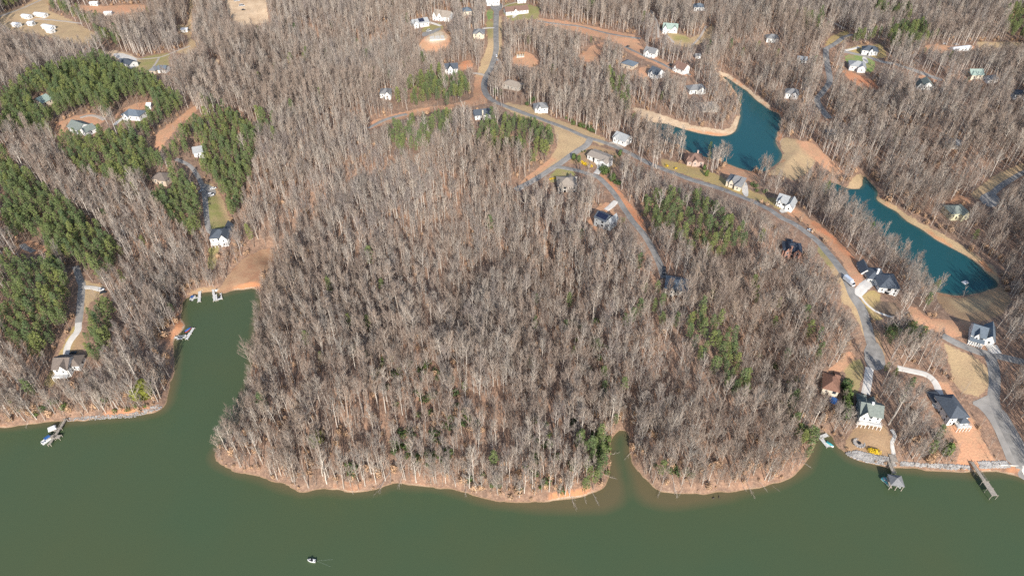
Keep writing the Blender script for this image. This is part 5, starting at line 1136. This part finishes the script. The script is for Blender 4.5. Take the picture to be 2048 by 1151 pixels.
shrub(1334, 333, .9, 'round yellow shrub on the lawn below the reddish roof', YM, None, 'yellow_shrub'); shrub(1351, 338, .8, 'rust yellow shrub right of the round yellow one', YM, None, 'yellow_shrub')
shrub(638, 888, 1.9, 'single yellow green conical evergreen in the middle point woods', OM, None, 'evergreen_tree', 'evergreen tree', 1.4)
shrub(1147, 320, 1.0, 'dark conical evergreen, left of two beside the yellow row', CM, None, 'evergreen_tree', 'evergreen tree'); shrub(1157, 323, 1.0, 'dark conical evergreen, right of two beside the yellow row', CM, None, 'evergreen_tree', 'evergreen tree')
shrub(990, 188, 1.0, 'dark cypress, left of two on the road bend', CM, None, 'evergreen_tree', 'evergreen tree'); shrub(1000, 190, 1.0, 'dark cypress, right of two on the road bend', CM, None, 'evergreen_tree', 'evergreen tree')
shrub(1239, 312, .95, 'dark cypress right of the low modern house', CM, None, 'evergreen_tree', 'evergreen tree'); shrub(1412, 352, .95, 'dark rounded evergreen on the lawn below the reddish roof', CM, None, 'evergreen_tree', 'evergreen tree')
shrub(1408, 340, .8, 'small dark evergreen behind the rounded one', CM, None, 'evergreen_tree', 'evergreen tree')
BM = shrub_mesh(503, 4.6, 9.5, 700, OLIVE); shrub(288, 792, 1.15, 'big broad yellow green evergreen near the left point tip', BM, None, 'evergreen_tree', 'evergreen tree')
GM = shrub_mesh(504, 2.6, 7, 420, HOLLY); shrub(1890, 905, 1.1, 'green magnolia on the slope left of the clay yard', GM, None, 'evergreen_tree', 'evergreen tree'); shrub(1874, 878, .7, 'smaller green magnolia above the larger one', GM, None, 'evergreen_tree', 'evergreen tree')
for k in range(7):
    shrub(1690+random.uniform(0,3)*1.0, 775+k*10, random.uniform(.8,1.0), 'dark evergreen in the screen row right of the brown roofed house', GM, 'evergreen screen row by the brown roofed house', 'evergreen_tree', 'evergreen tree')
# fallen trees along the shore
FT = []
for i in range(3):
    T, K = bare_tree(600+i, 13+2*i, 3.0, .35, 7, 2); FT.append(both(T, K, 'fallen_tree', BARK, BARK))
for k, (A, B, lab) in enumerate([((797,918),(752,985),'long pale fallen tree reaching into the lake at the sandy cove'),((810,935),(799,978),'thin fallen tree at the back of the sandy cove'),((934,950),(931,996),'fallen snag with dark roots at the middle point shore'),
     ((1137,978),(1149,1021),'forked fallen tree lying in the shallows off the clay bank'),((1166,985),(1172,1008),'short fallen branch in the shallows'),((1183,982),(1197,1014),'fallen tree at the east tip of the clay bank'),
     ((1203,948),(1229,960),'fallen tree poking out from the inlet left bank'),((1210,912),(1236,908),'fallen trunk lying across the small inlet'),((1326,966),(1314,998),'fallen tree off the sandy bank of the rounded point'),
     ((1344,950),(1350,994),'dead upright snag fallen on the rounded point beach'),((1366,975),(1358,992),'small driftwood branch on the rounded point beach'),((1478,958),(1492,984),'fallen tree on the rounded point south shore'),
     ((1490,955),(1504,997),'large fallen snag in the water off the rounded point'),((1520,965),(1533,984),'fallen branches by the rounded point south shore'),((1606,925),(1622,938),'fallen tree at the rounded point east tip'),
     ((1262,905),(1248,920),'fallen limb in the small inlet'),((58,836),(55,858),'fallen branch at the left shore'),((356,1),(352,2),''),((1545,972),(1556,984),'broken branches at the right inlet mouth'),((700,970),(707,988),'short branch at the middle shore')]):
    if not lab: continue
    ax, ay, az = G(*A); bx_, by_, bz_ = G(*B); d = Vector((bx_-ax, by_-ay, (max(bz_, -.2)-az)*.8)); L = d.length; o = place('fallen_tree', FT[k % 3], None, (ax, ay, az+.5))
    o.rotation_euler = d.to_track_quat('Z', 'Y').to_euler(); s = max(L, 4)/(13+2*(k % 3))/.93; o.scale = (s*.8, s*.8, s); tag(o, lab, 'fallen tree')
# riprap
def rocks(name, poly, n, label, s=(.3,.7)):
    M = MB(); xs = [p[0] for p in poly]; ys = [p[1] for p in poly]; k = 0; t_ = (1+5**.5)/2
    iv = [(-1,t_,0),(1,t_,0),(-1,-t_,0),(1,-t_,0),(0,-1,t_),(0,1,t_),(0,-1,-t_),(0,1,-t_),(t_,0,-1),(t_,0,1),(-t_,0,-1),(-t_,0,1)]; iv = [Vector(v).normalized() for v in iv]
    fc = [(0,11,5),(0,5,1),(0,1,7),(0,7,10),(0,10,11),(1,5,9),(5,11,4),(11,10,2),(10,7,6),(7,1,8),(3,9,4),(3,4,2),(3,2,6),(3,6,8),(3,8,9),(4,9,5),(2,4,11),(6,2,10),(8,6,7),(9,8,1)]
    a = np.random.default_rng(len(poly)).uniform(size=(n*4, 2)) * [max(xs)-min(xs), max(ys)-min(ys)] + [min(xs), min(ys)]; a = a[inpoly(a[:,0], a[:,1], poly)][:n]; X, Y, Z = ground(a[:,0], a[:,1])
    for x, y, z in zip(X, Y, Z):
        r = random.uniform(*s); M.add([(x+v.x*r*random.uniform(.7,1.3), y+v.y*r*random.uniform(.7,1.3), z+.1+v.z*r*random.uniform(.5,.9)) for v in iv], fc)
    tag(M.obj(name, ROCK), label, 'rocks', kind='stuff')
rocks('riprap', [(1690,904),(1715,901),(1745,908),(1785,916),(1792,931),(1745,926),(1715,919),(1695,910)], 900, 'grey riprap stones below the yellow shrubs')
rocks('riprap', [(1800,922),(1850,926),(1900,928),(1938,930),(1942,938),(1900,938),(1850,933),(1800,931)], 600, 'grey riprap stones left of the long pier', (.25,.6))
rocks('riprap', [(1955,922),(2012,922),(2022,934),(1960,936)], 450, 'grey riprap stones between the pier and the boat ramp'); rocks('riprap', [(128,836),(200,830),(262,826),(318,808),(326,816),(268,834),(200,838),(130,842)], 500, 'pale stones edging the left point shore', (.2,.5))
